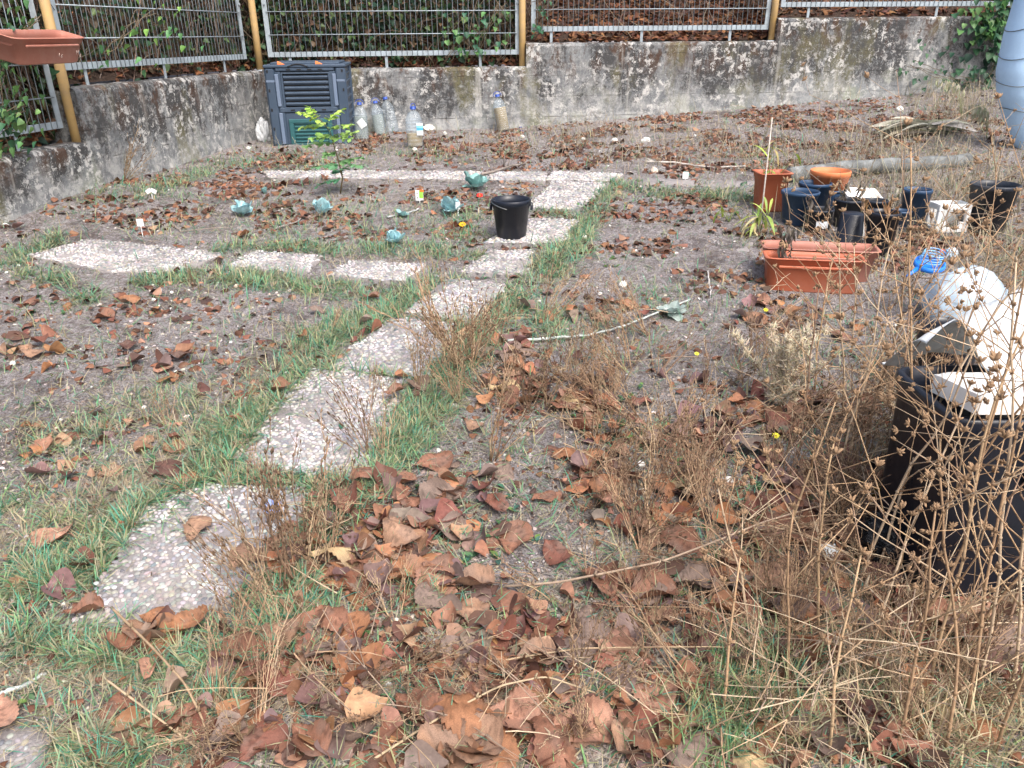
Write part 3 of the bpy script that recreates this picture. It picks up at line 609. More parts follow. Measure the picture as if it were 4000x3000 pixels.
grass(1500000, GREEN_L, GREEN_B, .035, (.03, .10), (.0022, .0048), [(.07, .20, .11), (.09, .23, .15), (.12, .26, .09), (.06, .18, .13), (.32, .29, .16), (.36, .31, .19)], [(.14, .40, .26), (.26, .47, .22), (.42, .41, .22), (.50, .44, .28), (.11, .37, .28), (.55, .47, .32)], 1.12, 'green_grass', 1., .6)
grass(800000, DRY_L + [(a, b * .45) for a, b in GREEN_L], DRY_B, .07, (.03, .085), (.0014, .0030), [(.32, .27, .18), (.38, .32, .22), (.24, .20, .14)], [(.52, .44, .30), (.58, .50, .35), (.38, .33, .25)], 1.3, 'dry_grass', .9, .4)
# ---- flattened grey-tan fibres over the soil
p = ground_pts(460000); d, u, v = density(p, DRY_L, DRY_B + [(1300, 1000, 700, 400, .75), (1100, 1350, 900, 400, .7), (300, 900, 400, 300, .45)]); d = np.maximum(d, .18); k = (rng.random(len(p)) < d * .75 * sst(.3, .6, fbm(p[:, 0] * 5, p[:, 1] * 5, 5, 3))) & ~on_slab(p[:, 0], p[:, 1], -.0); p = p[k]; q = len(p); p[:, 2] += .002
m = MB(); blades(m, p, rng.uniform(0, 6.3, q), rng.uniform(.012, .06, q), rng.uniform(.0010, .0024, q) * np.maximum(1, p[:, 1] / 3.2) ** .6, rng.normal(1.45, .12, q), rng.normal(.15, .3, q), rcol(q, [(.42, .38, .34), (.33, .29, .25), (.52, .48, .43), (.22, .18, .15)], .2), rcol(q, [(.42, .37, .32), (.33, .29, .24)], .2)); tag(m.build('straw_thatch', M_blade), kind='stuff')
# ---- tall coarse grass at the bottom right
TB = [(1640, 1480, 90, 60, 1), (1580, 1590, 90, 60, .9), (1720, 1560, 110, 70, .8), (1880, 1500, 140, 70, .8), (2050, 1580, 160, 70, .8), (2130, 1360, 90, 50, .5), (1950, 1420, 120, 40, .5), (1500, 1640, 80, 40, .6)]
p = ground_pts(60000, 2.2); d, u, v = density(p, None, TB); k = rng.random(len(p)) < d * .35; p = p[k]; q = len(p); gn = sst(1850, 1560, P(p)[0])[:, None]
m = MB(); c = rcol(q, [(.10, .19, .08), (.14, .22, .09), (.30, .28, .15)], .2) * gn + rcol(q, [(.42, .36, .23), (.5, .44, .3), (.28, .23, .14)], .2) * (1 - gn)
blades(m, p, rng.uniform(0, 6.3, q), rng.uniform(.06, .17, q), rng.uniform(.002, .0042, q), np.abs(rng.normal(.45, .35, q)), rng.normal(.6, .5, q), c, np.clip(c * 1.4, 0, 1)); tag(m.build('tall_grass', M_blade), kind='stuff')
# long fine dead grass in the far right corner
FB = [(1900, 330, 260, 50, .7), (2080, 240, 90, 60, 1), (2100, 420, 160, 60, .9), (1560, 330, 260, 40, .4), (1250, 300, 260, 30, .35), (2000, 480, 200, 50, .7), (1950, 400, 260, 40, .7), (2150, 560, 80, 80, .7), (950, 320, 260, 20, .25), (2010, 200, 40, 30, .8)]
p = ground_pts(260000, 8.4); p = p[p[:, 1] > 2.4]; d, u, v = density(p, None, FB); k = rng.random(len(p)) < d * .6; p = p[k]; q = len(p)
m = MB(); blades(m, p, rng.uniform(0, 6.3, q), rng.uniform(.06, .28, q), rng.uniform(.003, .005, q), np.abs(rng.normal(.6, .45, q)), rng.normal(.8, .6, q), rcol(q, [(.28, .23, .16), (.36, .30, .21), (.18, .17, .10)], .2), rcol(q, [(.48, .42, .30), (.38, .32, .24)], .2)); tag(m.build('dead_grass', M_blade), kind='stuff')
# ---- gravel
def octa():
    V = np.array([(1, 0, 0), (0, 1, 0), (-1, 0, 0), (0, -1, 0), (0, 0, .8), (0, 0, -.8), (.6, .6, .35), (-.6, .6, .3), (-.6, -.6, .35), (.6, -.6, .3)], float)
    return V, [np.array([(0, 6, 4), (6, 1, 4), (1, 7, 4), (7, 2, 4), (2, 8, 4), (8, 3, 4), (3, 9, 4), (9, 0, 4), (0, 5, 6), (6, 5, 1), (1, 5, 7), (7, 5, 2), (2, 5, 8), (8, 5, 3), (3, 5, 9), (9, 5, 0)])]
OC = octa(); p = ground_pts(90000); k = (rng.random(len(p)) < .35 + .65 * sst(.45, .6, fbm(p[:, 0] * 3, p[:, 1] * 3, 13, 3))) & ~on_slab(p[:, 0], p[:, 1], .0); p = p[k]; q = len(p)
s = .0014 + .010 * rng.random(q) ** 5 + .0012 * rng.random(q); m = MB()
scatter(m, OC[0], OC[1], p, rots(rng.uniform(0, 6.3, q), rng.normal(0, .5, q), rng.normal(0, .5, q)), np.stack([s, s * rng.uniform(.6, 1, q), s * rng.uniform(.4, .8, q)], 1), rcol(q, [(.42, .38, .35), (.30, .25, .22), (.66, .64, .60), (.22, .17, .15), (.50, .42, .36)], .15, [.35, .3, .1, .15, .1])); tag(m.build('gravel', M_stone, smooth=False), kind='stuff')
# ---- low leaf fragments and far litter, one mass
FARL = [(1750, 270, 480, 34, 1), (1300, 345, 500, 22, .7), (850, 460, 500, 60, .30), (1430, 470, 160, 50, .3), (520, 400, 200, 30, .4), (300, 700, 500, 120, .09), (600, 900, 500, 160, .12), (1500, 560, 300, 80, .3), (1650, 262, 420, 26, 1), (1350, 290, 260, 22, .9), (1000, 312, 260, 16, .8), (1800, 300, 260, 30, .7), (640, 350, 160, 14, .6), (300, 405, 100, 12, .7), (200, 430, 70, 10, .6), (1500, 370, 200, 14, .6), (950, 350, 160, 14, .5), (1560, 440, 160, 16, .7), (1250, 385, 60, 8, .4), (300, 470, 120, 10, .5), (700, 520, 120, 12, .4), (2050, 500, 160, 40, .7), (480, 470, 60, 20, .4), (600, 400, 200, 14, .4), (820, 300, 120, 14, .9), (1250, 330, 260, 16, .6), (1950, 560, 60, 60, .5)]
p = ground_pts(330000); d, u, v = density(p, None, FARL + [(a, b, c * 1.3, e * 1.3, f * .3) for a, b, c, e, f in LEAF_B]); d = np.maximum(d, .02); k = (rng.random(len(p)) < d * 1.1 * sst(.36, .56, fbm(p[:, 0] * 4, p[:, 1] * 4, 19, 3))) & (~on_slab(p[:, 0], p[:, 1], .05)); p = p[k]; q = len(p)
dv2 = leaf_tpl('poplar', 5, 5, -1.2, .35); m = MB(); p[:, 2] += rng.uniform(.0, .018, q)
scatter(m, dv2[0], dv2[1], p, rots(rng.uniform(0, 6.3, q), rng.normal(0, .35, q), rng.normal(0, .35, q)), rng.uniform(.012, .055, q) * np.clip(p[:, 1] / 3.5, .55, 1.15), rcol(q, [(.17, .075, .048), (.22, .105, .06), (.10, .05, .036), (.28, .16, .11), (.08, .048, .04)], .35)); tag(m.build('leaf_fragments', M_litter), kind='stuff')
# ---- small green ground weeds
GW = [(1420, 420, 90, 14, .8), (1600, 420, 60, 14, .8), (1430, 950, 60, 30, .5), (1020, 1190, 40, 30, .5), (1100, 1130, 40, 40, .4), (1350, 900, 60, 40, .4), (1320, 1150, 50, 20, .4), (1560, 1210, 60, 40, .3), (1300, 1500, 60, 60, .25), (1860, 1500, 60, 60, .3), (1330, 560, 40, 20, .4), (1700, 780, 60, 40, .3), (980, 500, 40, 30, .5), (1600, 470, 40, 12, .4)]
p = ground_pts(26000); d, u, v = density(p, None, GW); d = np.maximum(d, .006); k = rng.random(len(p)) < d * .5; p = p[k]; ov_ = leaf_tpl('oval', 5, 3, .5, .4)
pp = np.repeat(p, 5, 0); q = len(pp); pp[:, 2] += .004; m = MB()
scatter(m, ov_[0], ov_[1], pp + rng.normal(0, .003, (q, 3)), rots(rng.uniform(0, 6.3, q), rng.uniform(.2, 1.0, q), rng.normal(0, .2, q)), rng.uniform(.012, .034, q), rcol(q, [(.05, .12, .055), (.08, .17, .07), (.05, .13, .09), (.13, .22, .06)], .25)); tag(m.build('ground_weeds', M_green), kind='stuff')
# ================================================================ fallen leaves, each a thing
LCOL = {'rust brown': (.26, .125, .08), 'dark brown': (.12, .062, .048), 'tan': (.36, .215, .14), 'grey-brown': (.23, .165, .135), 'orange-brown': (.35, .165, .085), 'reddish brown': (.21, .088, .062), 'purplish brown': (.19, .12, .115), 'pale yellow': (.55, .40, .22), 'pinkish tan': (.45, .245, .17)}
def big_leaf(col, curl, sd):
    r_ = np.random.default_rng(sd); nr, nc = 26, 13; t = np.linspace(0, 1, nr); s = np.linspace(-1, 1, nc)
    broad = r_.uniform(.40, .52); w_ = broad * np.sin(np.pi * np.clip(t, .0, 1) ** r_.uniform(.50, .62)) ** .72 * (1 - .25 * t ** 2) + .004
    w_ = w_ * (1 + .045 * np.where(np.arange(nr) % 2, 1, -1) * (t > .08)); T, Sx = np.meshgrid(t, s, indexing='ij'); x = Sx * w_[:, None] * (1 + .35 * np.clip(fbm(T * 5 + sd, np.sign(Sx) * 3 + 9, sd + 7, 3) - .5, -.6, .25)); y = T - .13 * np.abs(Sx) ** 1.3 * (1 - T) ** 3 * 1.0
    ph = r_.uniform(0, 6, 4); k1, k2 = {'flat': (.15, .12), 'curled': (1.5, .35), 'cupped': (-1.2, -.5), 'folded': (.35, .2)}[curl]
    z = k1 * x * x * .8 + k2 * (T - .5) ** 2 + (.75 * np.abs(x) if curl == 'folded' else 0)
    z = z + .035 * np.sin(x * 9 + ph[0]) * np.cos(T * 7 + ph[1]) + .13 * (np.array(fbm(x * 3.5 + 9, T * 3.5 + sd, sd, 4)) - .46) + .09 * (np.abs(Sx) ** 3) * np.sin(T * 8 + ph[2])
    vein = np.exp(-(Sx * 7) ** 2) * .012 + .006 * np.cos((T * 1.0 - np.abs(x) * .9) * 2 * np.pi * 8) * (np.abs(Sx) > .08); z = z + vein
    if curl == 'curled': a = x * r_.uniform(1.2, 2.4); rr = 1 / 3.2; xx = np.sin(a * 1.4) * rr * .9 + x * .25; x = xx
    V = np.stack([x, y - .5, z], -1).reshape(-1, 3); base = np.array(LCOL[col])
    f = .85 + .35 * fbm(x * 5 + 3, T * 5 + sd, sd + 1, 3); edge = 1 - .22 * np.abs(Sx) ** 4; mid = 1 + .30 * np.exp(-(Sx * 9) ** 2) + .10 * np.cos((T - np.abs(x) * .9) * 2 * np.pi * 8) * (np.abs(Sx) > .08)
    sp = (fbm(x * 14, T * 14 + sd, sd + 2, 2) > .52); pt_ = sst(.45, .6, fbm(x * 3 + 7, T * 3 + sd, sd + 5, 3))[..., None]; c = base[None, None] * (f * edge * mid)[..., None]; c = c * (1 - pt_ * .45) + pt_ * .45 * np.array((.22, .16, .13)); c = np.where(sp[..., None], c * .6, c)
    m = MB(); m.add(V, [gridf(nr, nc)], np.clip(c, 0, 1).reshape(-1, 3)); z0 = V[nc // 2]
    tube(m, [z0, z0 + [.02, -.2, .03], z0 + [r_.uniform(-.2, .2), -.45, -.02]], [.012, .009, .012], base * .9, 5); return m
CURLS = ['flat', 'curled', 'cupped', 'folded']; LMESH = {}
for ci, c in enumerate(LCOL):
    for cu, cn in enumerate(CURLS):
        o = big_leaf(c, cn, 100 + ci * 10 + cu).build('fallen_leaf', M_leafdry); LMESH[(c, cn)] = [o.data]; bpy.data.objects.remove(o); o = big_leaf(c, cn, 400 + ci * 10 + cu).build('fallen_leaf', M_leafdry); LMESH[(c, cn)].append(o.data); bpy.data.objects.remove(o)
LM = [('the nearest pebble slab', 420, 1220), ('the second pebble slab', 690, 930), ('the third pebble slab', 860, 750), ('the tan dry bush', 1000, 640), ('the black bucket', 1097, 500), ('the blue-flowered weed', 620, 1180), ('the lichened stick', 1190, 742), ('the spiny thistle', 1690, 780),
 ('the terracotta troughs', 1770, 620), ('the black bin', 2060, 1310), ('the yellow-red packet', 1905, 1070), ('the clear bag', 2070, 690), ('the cross path', 450, 590), ('the curved bare stem', 1390, 1220), ('the three white stones', 1385, 1010), ('the white stone in the grass', 1345, 615),
 ('the bottom edge', 1000, 1655), ('the bottom right corner', 2150, 1600), ('the bottom left corner', 60, 1600), ('the left edge', 30, 1000), ('the tall green grass', 1640, 1500), ('the fallen leaf pile', 860, 1170), ('the grey stick', 40, 1500), ('the leafy bed centre', 1300, 1380), ('the silvery cabbage', 1460, 672), ('the white blob', 1800, 1190)]
def where(u, v):
    n, a, b = min(LM, key=lambda l: math.hypot(l[1] - u, (l[2] - v) * 1.3)); dx, dy = u - a, (v - b) * 1.3
    return ('left of ' if dx < 0 else 'right of ') + n if abs(dx) > abs(dy) else ('behind ' if dy < 0 else 'in front of ') + n
REC = []
def put_leaf(u, v, L, col, curl, yaw=None, zoff=0, tilt=.15):
    g = G(u, v); o = link('fallen_leaf', LMESH[(col, curl)][rng.integers(2)], None, None); yaw = rng.uniform(0, 6.3) if yaw is None else yaw
    s = bool(on_slab(np.array([g[0]]), np.array([g[1]]))[0])
    o.location = (g[0], g[1], g[2] + .006 + zoff + (.02 if s else 0) + (.02 if curl == 'cupped' else 0) * L / .1); o.rotation_euler = (rng.normal(0, tilt), rng.normal(0, tilt), yaw)
    o.scale = (L, L * rng.uniform(.9, 1.1), L); sz = 'large' if L > .1 else 'small' if L < .065 else 'mid-sized'
    REC.append([o, f'{sz} {col} {curl} leaf', where(u, v), v, u]); o['category'] = 'leaf'; o['group'] = 'fallen poplar leaves'
    return o
KEYL = [(107, 1168, .13, 'pinkish tan', 'flat', 1.35), (280, 655, .085, 'orange-brown', 'cupped', 1.6), (1272, 1003, .115, 'orange-brown', 'flat', 2.6), (1290, 1058, .11, 'orange-brown', 'cupped', .3), (935, 1010, .12, 'rust brown', 'flat', 1.7), (1452, 1048, .10, 'pale yellow', 'flat', 1.2), (1308, 1396, .10, 'pinkish tan', 'flat', 1.5), (915, 1556, .09, 'rust brown', 'folded', 1.1),
 (1080, 1482, .14, 'rust brown', 'curled', 2.9), (455, 1585, .16, 'grey-brown', 'flat', 1.9), (755, 1105, .11, 'reddish brown', 'folded', 3.3), (860, 1165, .12, 'tan', 'cupped', .8), (1015, 1277, .11, 'tan', 'folded', 1.4), (870, 1252, .12, 'orange-brown', 'curled', 1.8), (945, 1240, .09, 'rust brown', 'curled', 1.5), (1212, 885, .10, 'rust brown', 'flat', .2), (1160, 838, .095, 'rust brown', 'flat', 1.0), (1300, 1090, .09, 'pinkish tan', 'curled', .6),
 (800, 648, .075, 'rust brown', 'curled', 1.5), (685, 680, .075, 'grey-brown', 'cupped', 1.6), (8, 1550, .09, 'pinkish tan', 'flat', .4), (522, 1225, .09, 'tan', 'flat', 2.6), (425, 1163, .085, 'tan', 'flat', 3.1), (1405, 1180, .10, 'tan', 'flat', 2.4), (1195, 1200, .09, 'reddish brown', 'flat', .5), (1170, 1090, .07, 'rust brown', 'flat', 2.), (990, 1165, .12, 'grey-brown', 'curled', 4.1), (880, 1200, .10, 'dark brown', 'flat', .7), (740, 1250, .11, 'rust brown', 'flat', 2.1), (1100, 1570, .12, 'pinkish tan', 'folded', 1.4),
 (760, 1400, .13, 'orange-brown', 'curled', 3.0), (690, 1420, .14, 'grey-brown', 'curled', 2.9), (600, 1385, .10, 'tan', 'cupped', 1.5), (560, 1620, .10, 'reddish brown', 'flat', 2.6), (400, 1365, .11, 'orange-brown', 'curled', 1.8), (340, 1350, .09, 'orange-brown', 'cupped', 1.5), (220, 1635, .10, 'rust brown', 'curled', 1.0), (330, 1470, .06, 'pinkish tan', 'folded', 3.2), (1010, 1330, .09, 'tan', 'flat', 1.3),
 (1400, 1300, .14, 'rust brown', 'folded', 1.7), (1530, 1260, .11, 'grey-brown', 'flat', .1), (1650, 1270, .13, 'tan', 'flat', 1.9), (1270, 1370, .10, 'grey-brown', 'cupped', .7), (2130, 1400, .17, 'grey-brown', 'flat', 1.2), (2060, 1330, .12, 'tan', 'flat', .3), (2010, 1480, .12, 'reddish brown', 'flat', 1.2), (1730, 1430, .09, 'orange-brown', 'flat', 2.6), (2100, 1600, .09, 'orange-brown', 'flat', 2.), (1560, 900, .085, 'rust brown', 'curled', .4), (1380, 880, .09, 'reddish brown', 'flat', 2.4),
 (1075, 740, .08, 'orange-brown', 'cupped', .2), (850, 870, .07, 'rust brown', 'curled', 2.), (1020, 930, .07, 'tan', 'cupped', 1.), (1350, 660, .09, 'orange-brown', 'cupped', .9), (1295, 690, .09, 'tan', 'flat', 1.4), (390, 780, .09, 'dark brown', 'cupped', 1.6), (275, 755, .075, 'dark brown', 'flat', 1.4), (70, 775, .09, 'tan', 'cupped', 1.8), (85, 750, .085, 'reddish brown', 'folded', 1.), (655, 740, .05, 'orange-brown', 'folded', 1.), (1020, 1640, .12, 'tan', 'folded', 1.6), (1250, 1590, .13, 'pinkish tan', 'curled', 1.5), (1190, 1600, .14, 'rust brown', 'cupped', .4)]
for (u, v, L, c, cu, yw) in KEYL: put_leaf(u, v, L, c, cu, yw, .008 + rng.uniform(0, .010), .14)
p = ground_pts(30000, 5.2); d, u, v = density(p, None, LEAF_B); d = np.maximum(d, .015); ok = (rng.random(len(p)) < d) & (u > -30) & (u < 2240) & (v < 1680) & ~(on_slab(p[:, 0], p[:, 1], .1) & (rng.random(len(p)) > .06)); ii = np.where(ok)[0]; names = list(LCOL); wts = [.28, .08, .18, .13, .12, .08, .02, .03, .08]; placed = [(a[0], a[1]) for a in KEYL]; cnt = len(KEYL)
for i in ii:
    if cnt >= 300: break
    md = min(abs(u[i] - a) + abs(v[i] - b) * 1.3 for a, b in placed)
    if md < 14 + 12 * rng.random(): continue
    if p[i, 1] > 3.3 and rng.random() < .6: continue
    placed.append((u[i], v[i])); cnt += 1; near = 1 if v[i] > 1050 else .85
    put_leaf(u[i], v[i], rng.uniform(.06, .14) * near, names[rng.choice(9, p=wts)], CURLS[rng.choice(4, p=[.4, .25, .2, .15])], None, rng.uniform(0, .022) * d[i], .16)
# the rest of the leaves as one mass
ii = ii[-1100:]; m = MB(); byk = {}
for i in ii: byk.setdefault((rng.integers(0, 4)), []).append(i)
for kk, L in byk.items():
    tp = leaf_tpl('poplar', 9, 7, [-.9, .9, .4, -.3][kk], [.3, -.3, .5, .1][kk], [0, 0, .6, .2][kk]); L = np.array(L); q = len(L); pz = p[L].copy(); pz[:, 2] += .004 + rng.uniform(0, .02, q)
    scatter(m, tp[0] - [0, .5, 0], tp[1], pz, rots(rng.uniform(0, 6.3, q), rng.normal(0, .3, q), rng.normal(0, .3, q)), rng.uniform(.035, .095, q), rcol(q, list(LCOL.values())[:7], .25))
tag(m.build('loose_leaves', M_leafdry), kind='stuff')
def finish_labels(REC):
    by = {}
    for r_ in REC: by.setdefault((r_[1] + ' ' + r_[2]), []).append(r_)
    for lab, L in by.items():
        if len(L) == 1: L[0][0]['label'] = lab; continue
        if len(L) == 2:
            a, b = sorted(L, key=lambda q: q[3]); 
            if b[3] - a[3] > 12: a[0]['label'] = lab + ', farther one'; b[0]['label'] = lab + ', nearer one'; continue
            a, b = sorted(L, key=lambda q: q[4]); a[0]['label'] = lab + ', left one'; b[0]['label'] = lab + ', right one'; continue
        L = sorted(L, key=lambda q: q[3]); wd = ['farthest', 'second farthest', 'third farthest', 'fourth farthest', 'fifth farthest', 'sixth farthest', 'seventh farthest', 'eighth farthest', 'ninth farthest'][:len(L)]; wd[-1] = 'nearest'
        for q, x in zip(L, wd + ['nearest'] * 9): q[0]['label'] = f'{x} {lab}'
finish_labels(REC)
# ================================================================ composter
q_ = lambda x, y: (x / OV, y / OV)                   # 4000-wide coordinates to overview
ga = G(590.5, 315); WR = math.atan2(MD[1], MD[0]); CW, CD, CH = .684, .66, .655
cc = ga[:2] + np.array([math.cos(WR), math.sin(WR)]) * CW / 2
comp = thing('composter', 'blue-grey plastic composter with louvred front and green hatch, against the wall corner', 'composter', (cc[0], cc[1], ga[2] - .012), WR)
m = MB(); fx = lambda f: (f - .5) * CW
cbox(m, (0, CD / 2 + .012, CH / 2), (CW / 2 - .022, CD / 2 - .02, CH / 2), b=.01)                       # core
for s in (-1, 1):
    for yb in (.035, CD - .03): cbox(m, (s * (CW / 2 - .045), yb, CH / 2), (.045, .035, CH / 2), b=.018)
for a, b in ((.955, .995), (.445, .505), (.0, .02)): cbox(m, (0, .018, CH * (a + b) / 2), (CW * .36, .018, CH * (b - a) / 2), b=.006)
for a, b in ((.13, .20), (.79, .87)): cbox(m, (fx((a + b) / 2), .020, CH * .49), (CW * (b - a) / 2, .016, CH * .46), b=.007)
for s in (-1, 1):                                                                                     # side louvres
    for k in range(9): cbox(m, (s * (CW / 2 - .022), CD / 2 + .01, .06 + k * .066), (.010, CD / 2 - .09, .018), b=.004, rot=rotm('Y', s * 28))
m.build('shell', M_slate, comp, smooth=False)
m = MB(); cbox(m, (0, .026, CH * .715), (CW * .285, .004, CH * .20), b=.002); m.build('louvre_backing', M_darkslot, comp, smooth=False)
m = MB()
for k in range(6): cbox(m, (0, .016, CH * (.548 + .066 * k)), (CW * .278, .012, .0135), b=.005, rot=rotm('X', 32))
for x_ in (-.292, .292): cbox(m, (CW * x_, .012, CH * .715), (.008, .012, CH * .215), b=.003)
for z_ in (.50, .93): cbox(m, (0, .012, CH * z_), (CW * .30, .012, .006), b=.003)
m.build('upper_louvre', M_slate, comp, smooth=False)
for (x_, z0_, z1_) in ((.145, .52, .92), (.855, .52, .92), (.145, .04, .44), (.855, .04, .44)):
    m = MB(); cbox(m, (fx(x_), .004, CH * (z0_ + z1_) / 2), (.015, .010, CH * (z1_ - z0_) / 2), b=.006); m.build('ridge', M_slate_hi, comp, smooth=False)
for z_ in (.975, .475):
    for f in (.30, .43, .56, .69): m = MB(); cbox(m, (fx(f), -.0005, CH * z_), (.018, .003, .0055), b=.001); m.build('vent_slot', M_darkslot, comp, smooth=False)
for s in (-1, 1):
    for z_ in (.955, .72, .48, .24, .03): m = MB(); cbox(m, (s * (CW / 2 - .018) - .01 * s, -.0005, CH * z_), (.007, .003, .012), b=.001); m.build('clip_slot', M_darkslot, comp, smooth=False)
m = MB()
for s in (-1, 1): cbox(m, (s * (CW / 2 - .045), .001, CH * .835), (.036, .003, .009), b=.001)
m.build('worn_band', M_slate_hi, comp, smooth=False)
m = MB(); cbox(m, (0, .016, CH * .225), (CW * .30, .008, CH * .21), b=.003); m.build('hatch_surround', M_slate, comp, smooth=False)
hatch = None; m = MB()
hx0, hx1, hz0, hz1 = fx(.235), fx(.775), .0, CH * .36
for (cx_, cz_, hx_, hz_) in (((hx0 + hx1) / 2, hz1 - .016, (hx1 - hx0) / 2, .016), ((hx0 + hx1) / 2, hz0 + .02, (hx1 - hx0) / 2, .012), (hx0 + .02, hz1 / 2, .02, hz1 / 2 - .03), (hx1 - .02, hz1 / 2, .02, hz1 / 2 - .03)): cbox(m, (cx_, .002, cz_), (hx_, .012, hz_), b=.004)
cbox(m, ((hx0 + hx1) / 2, .010, hz1 / 2), ((hx1 - hx0) / 2 - .03, .003, hz1 / 2 - .03), b=.001)
hatch = m.build('hatch', M_hatch, comp, smooth=False); m = MB()
for k in range(6): cbox(m, ((hx0 + hx1) / 2, .004, .045 + k * .031), ((hx1 - hx0) / 2 - .045, .008, .009), b=.003, rot=rotm('X', 30))
m.build('hatch_louvre', M_hatch, hatch, smooth=False)
m = MB(); cbox(m, (0, CD / 2, CH + .010), (CW / 2 + .004, CD / 2 + .004, .012), b=.006); cbox(m, (0, CD / 2 + .02, CH + .028), (CW / 2 - .05, CD / 2 - .05, .010), b=.008)
lid = m.build('lid', M_slate, comp, smooth=False); m = MB(); t = np.linspace(0, 1, 12); tube(m, np.stack([-.14 + .17 * t, 0 * t - .004, CH + .004 + .022 * np.sin(np.pi * t)], 1), .006, (.5, .5, .5), 6); m.build('handle', M_darkslot, lid)
for x_ in (.175, .64):
    m = MB(); V = [(0, 0, 0), (.055, 0, 0), (.002, 0, .026), (0, .05, 0), (.055, .05, 0), (.002, .05, .026)]; m.add(np.array(V) + [fx(x_), .0, CH + .024], [np.array([[0, 1, 2], [5, 4, 3]]), np.array([[1, 4, 5, 2], [0, 2, 5, 3], [0, 3, 4, 1]])]); m.build('clip', M_orange, comp, smooth=False)
# ================================================================ bottles
def bottle(u, v, W, H, tilt, yaw, fill, mat_w, label, lab=None, ribs=9, taper=.0, hyaw=0):
    g = G(u, v); t = thing('water_bottle', label, 'bottle', (g[0], g[1], g[2] - .004), yaw, 'large plastic water bottles by the wall'); t.rotation_euler = (tilt[0], tilt[1], yaw)
    r = W / 2 / 1.06; prof = [(0, .004), (r * .8, .0), (r, .012)]; zb = H * .64
    for k in range(ribs):
        z = .02 + (zb - .02) * k / ribs; dz = (zb - .02) / ribs; prof += [(r, z), (r, z + dz * .55), (r * .955, z + dz * .72), (r * .955, z + dz * .85)]
    for a in np.linspace(0, 1, 9): prof.append((r * (1 - a) ** .48 * .80 + r * .2 if a < 1 else r * .2, zb + (H * .86 - zb) * a))
    prof += [(.019, H * .88), (.019, H * .925)]
    m = MB(); lathe(m, prof, (.5, .5, .5), 28, sq=.45, wob=.0015); body = m.build('body', M_pet, t)
    if fill > 0:
        m = MB(); rw = r * .93; lathe(m, [(0, .008), (rw * .85, .008), (rw, .02), (rw, H * fill * .98), (rw * .98, H * fill), (0, H * fill)], (.5, .5, .5), 24, sq=.45); m.build('water', mat_w, t)
    m = MB(); lathe(m, [(0, H * .955), (.020, H * .955), (.022, H * .95), (.022, H * .895), (.025, H * .89), (.0, H * .888)], (.5, .5, .5), 18); m.build('cap', M_bluecap, t)
    m = MB(); a = np.linspace(0, math.pi, 14); hr = .040; px_ = hr * np.cos(a); pz = H * .905 + .042 * np.sin(a); tube(m, np.stack([px_ * math.cos(hyaw), px_ * math.sin(hyaw), pz], 1), .0035, (.5, .5, .5), 6); m.build('handle', M_bluecap, t)
    if lab:
        m = MB(); (lx, lz, lw, lh, lr, cols) = lab
        for j, cz in enumerate(cols):
            nn = 7; xs = np.linspace(-lw / 2, lw / 2, nn); zz = np.array([lz + lh * (j / len(cols) - .5), lz + lh * ((j + 1) / len(cols) - .5)]); X, Z = np.meshgrid(xs, zz, indexing='ij'); c_, s_ = math.cos(lr), math.sin(lr); X2 = X * c_ - (Z - lz) * s_ + lx; Z2 = lz + X * s_ + (Z - lz) * c_
            m.add(np.stack([X2, -r * 1.05 + .003 * np.abs(X) / .02 - .003 + 0 * X2, Z2], -1).reshape(-1, 3), [gridf(nn, 2)], cz)
        m.build('label', M_paint, t)
    return t
WHT = (.72, .76, .76)
bottle(*q_(1415, 541), .135, .345, (0, 0), .1, .60, M_water2, 'upright clear bottle nearest the composter, with a torn white tag', (.012, .15, .065, .075, .6, [WHT]), 11)
bottle(*q_(1487, 522), .118, .325, (-.05, -.10), .1, .58, M_water2, 'slim clear bottle leaning left in the middle of the trio', None, 12)
bottle(*q_(1535, 514), .135, .35, (-.10, -.17), .1, .0, M_water2, 'nearly empty bottle leaning back behind the other two of the trio', None, 9)
bottle(*q_(1622, 573), .155, .35, (0, 0), .15, .34, M_water, 'wide bottle standing alone, blue and white label and brown water below', (.045, .155, .055, .10, 0, [WHT, WHT, (.08, .42, .66), (.25, .6, .8), (.7, .78, .8)]), 7, hyaw=.9)
bottle(*q_(1968, 510), .130, .36, (-.12, -.15), .3, .62, M_water, 'lone bottle of murky yellow water leaning on the wall at the middle', None, 11)
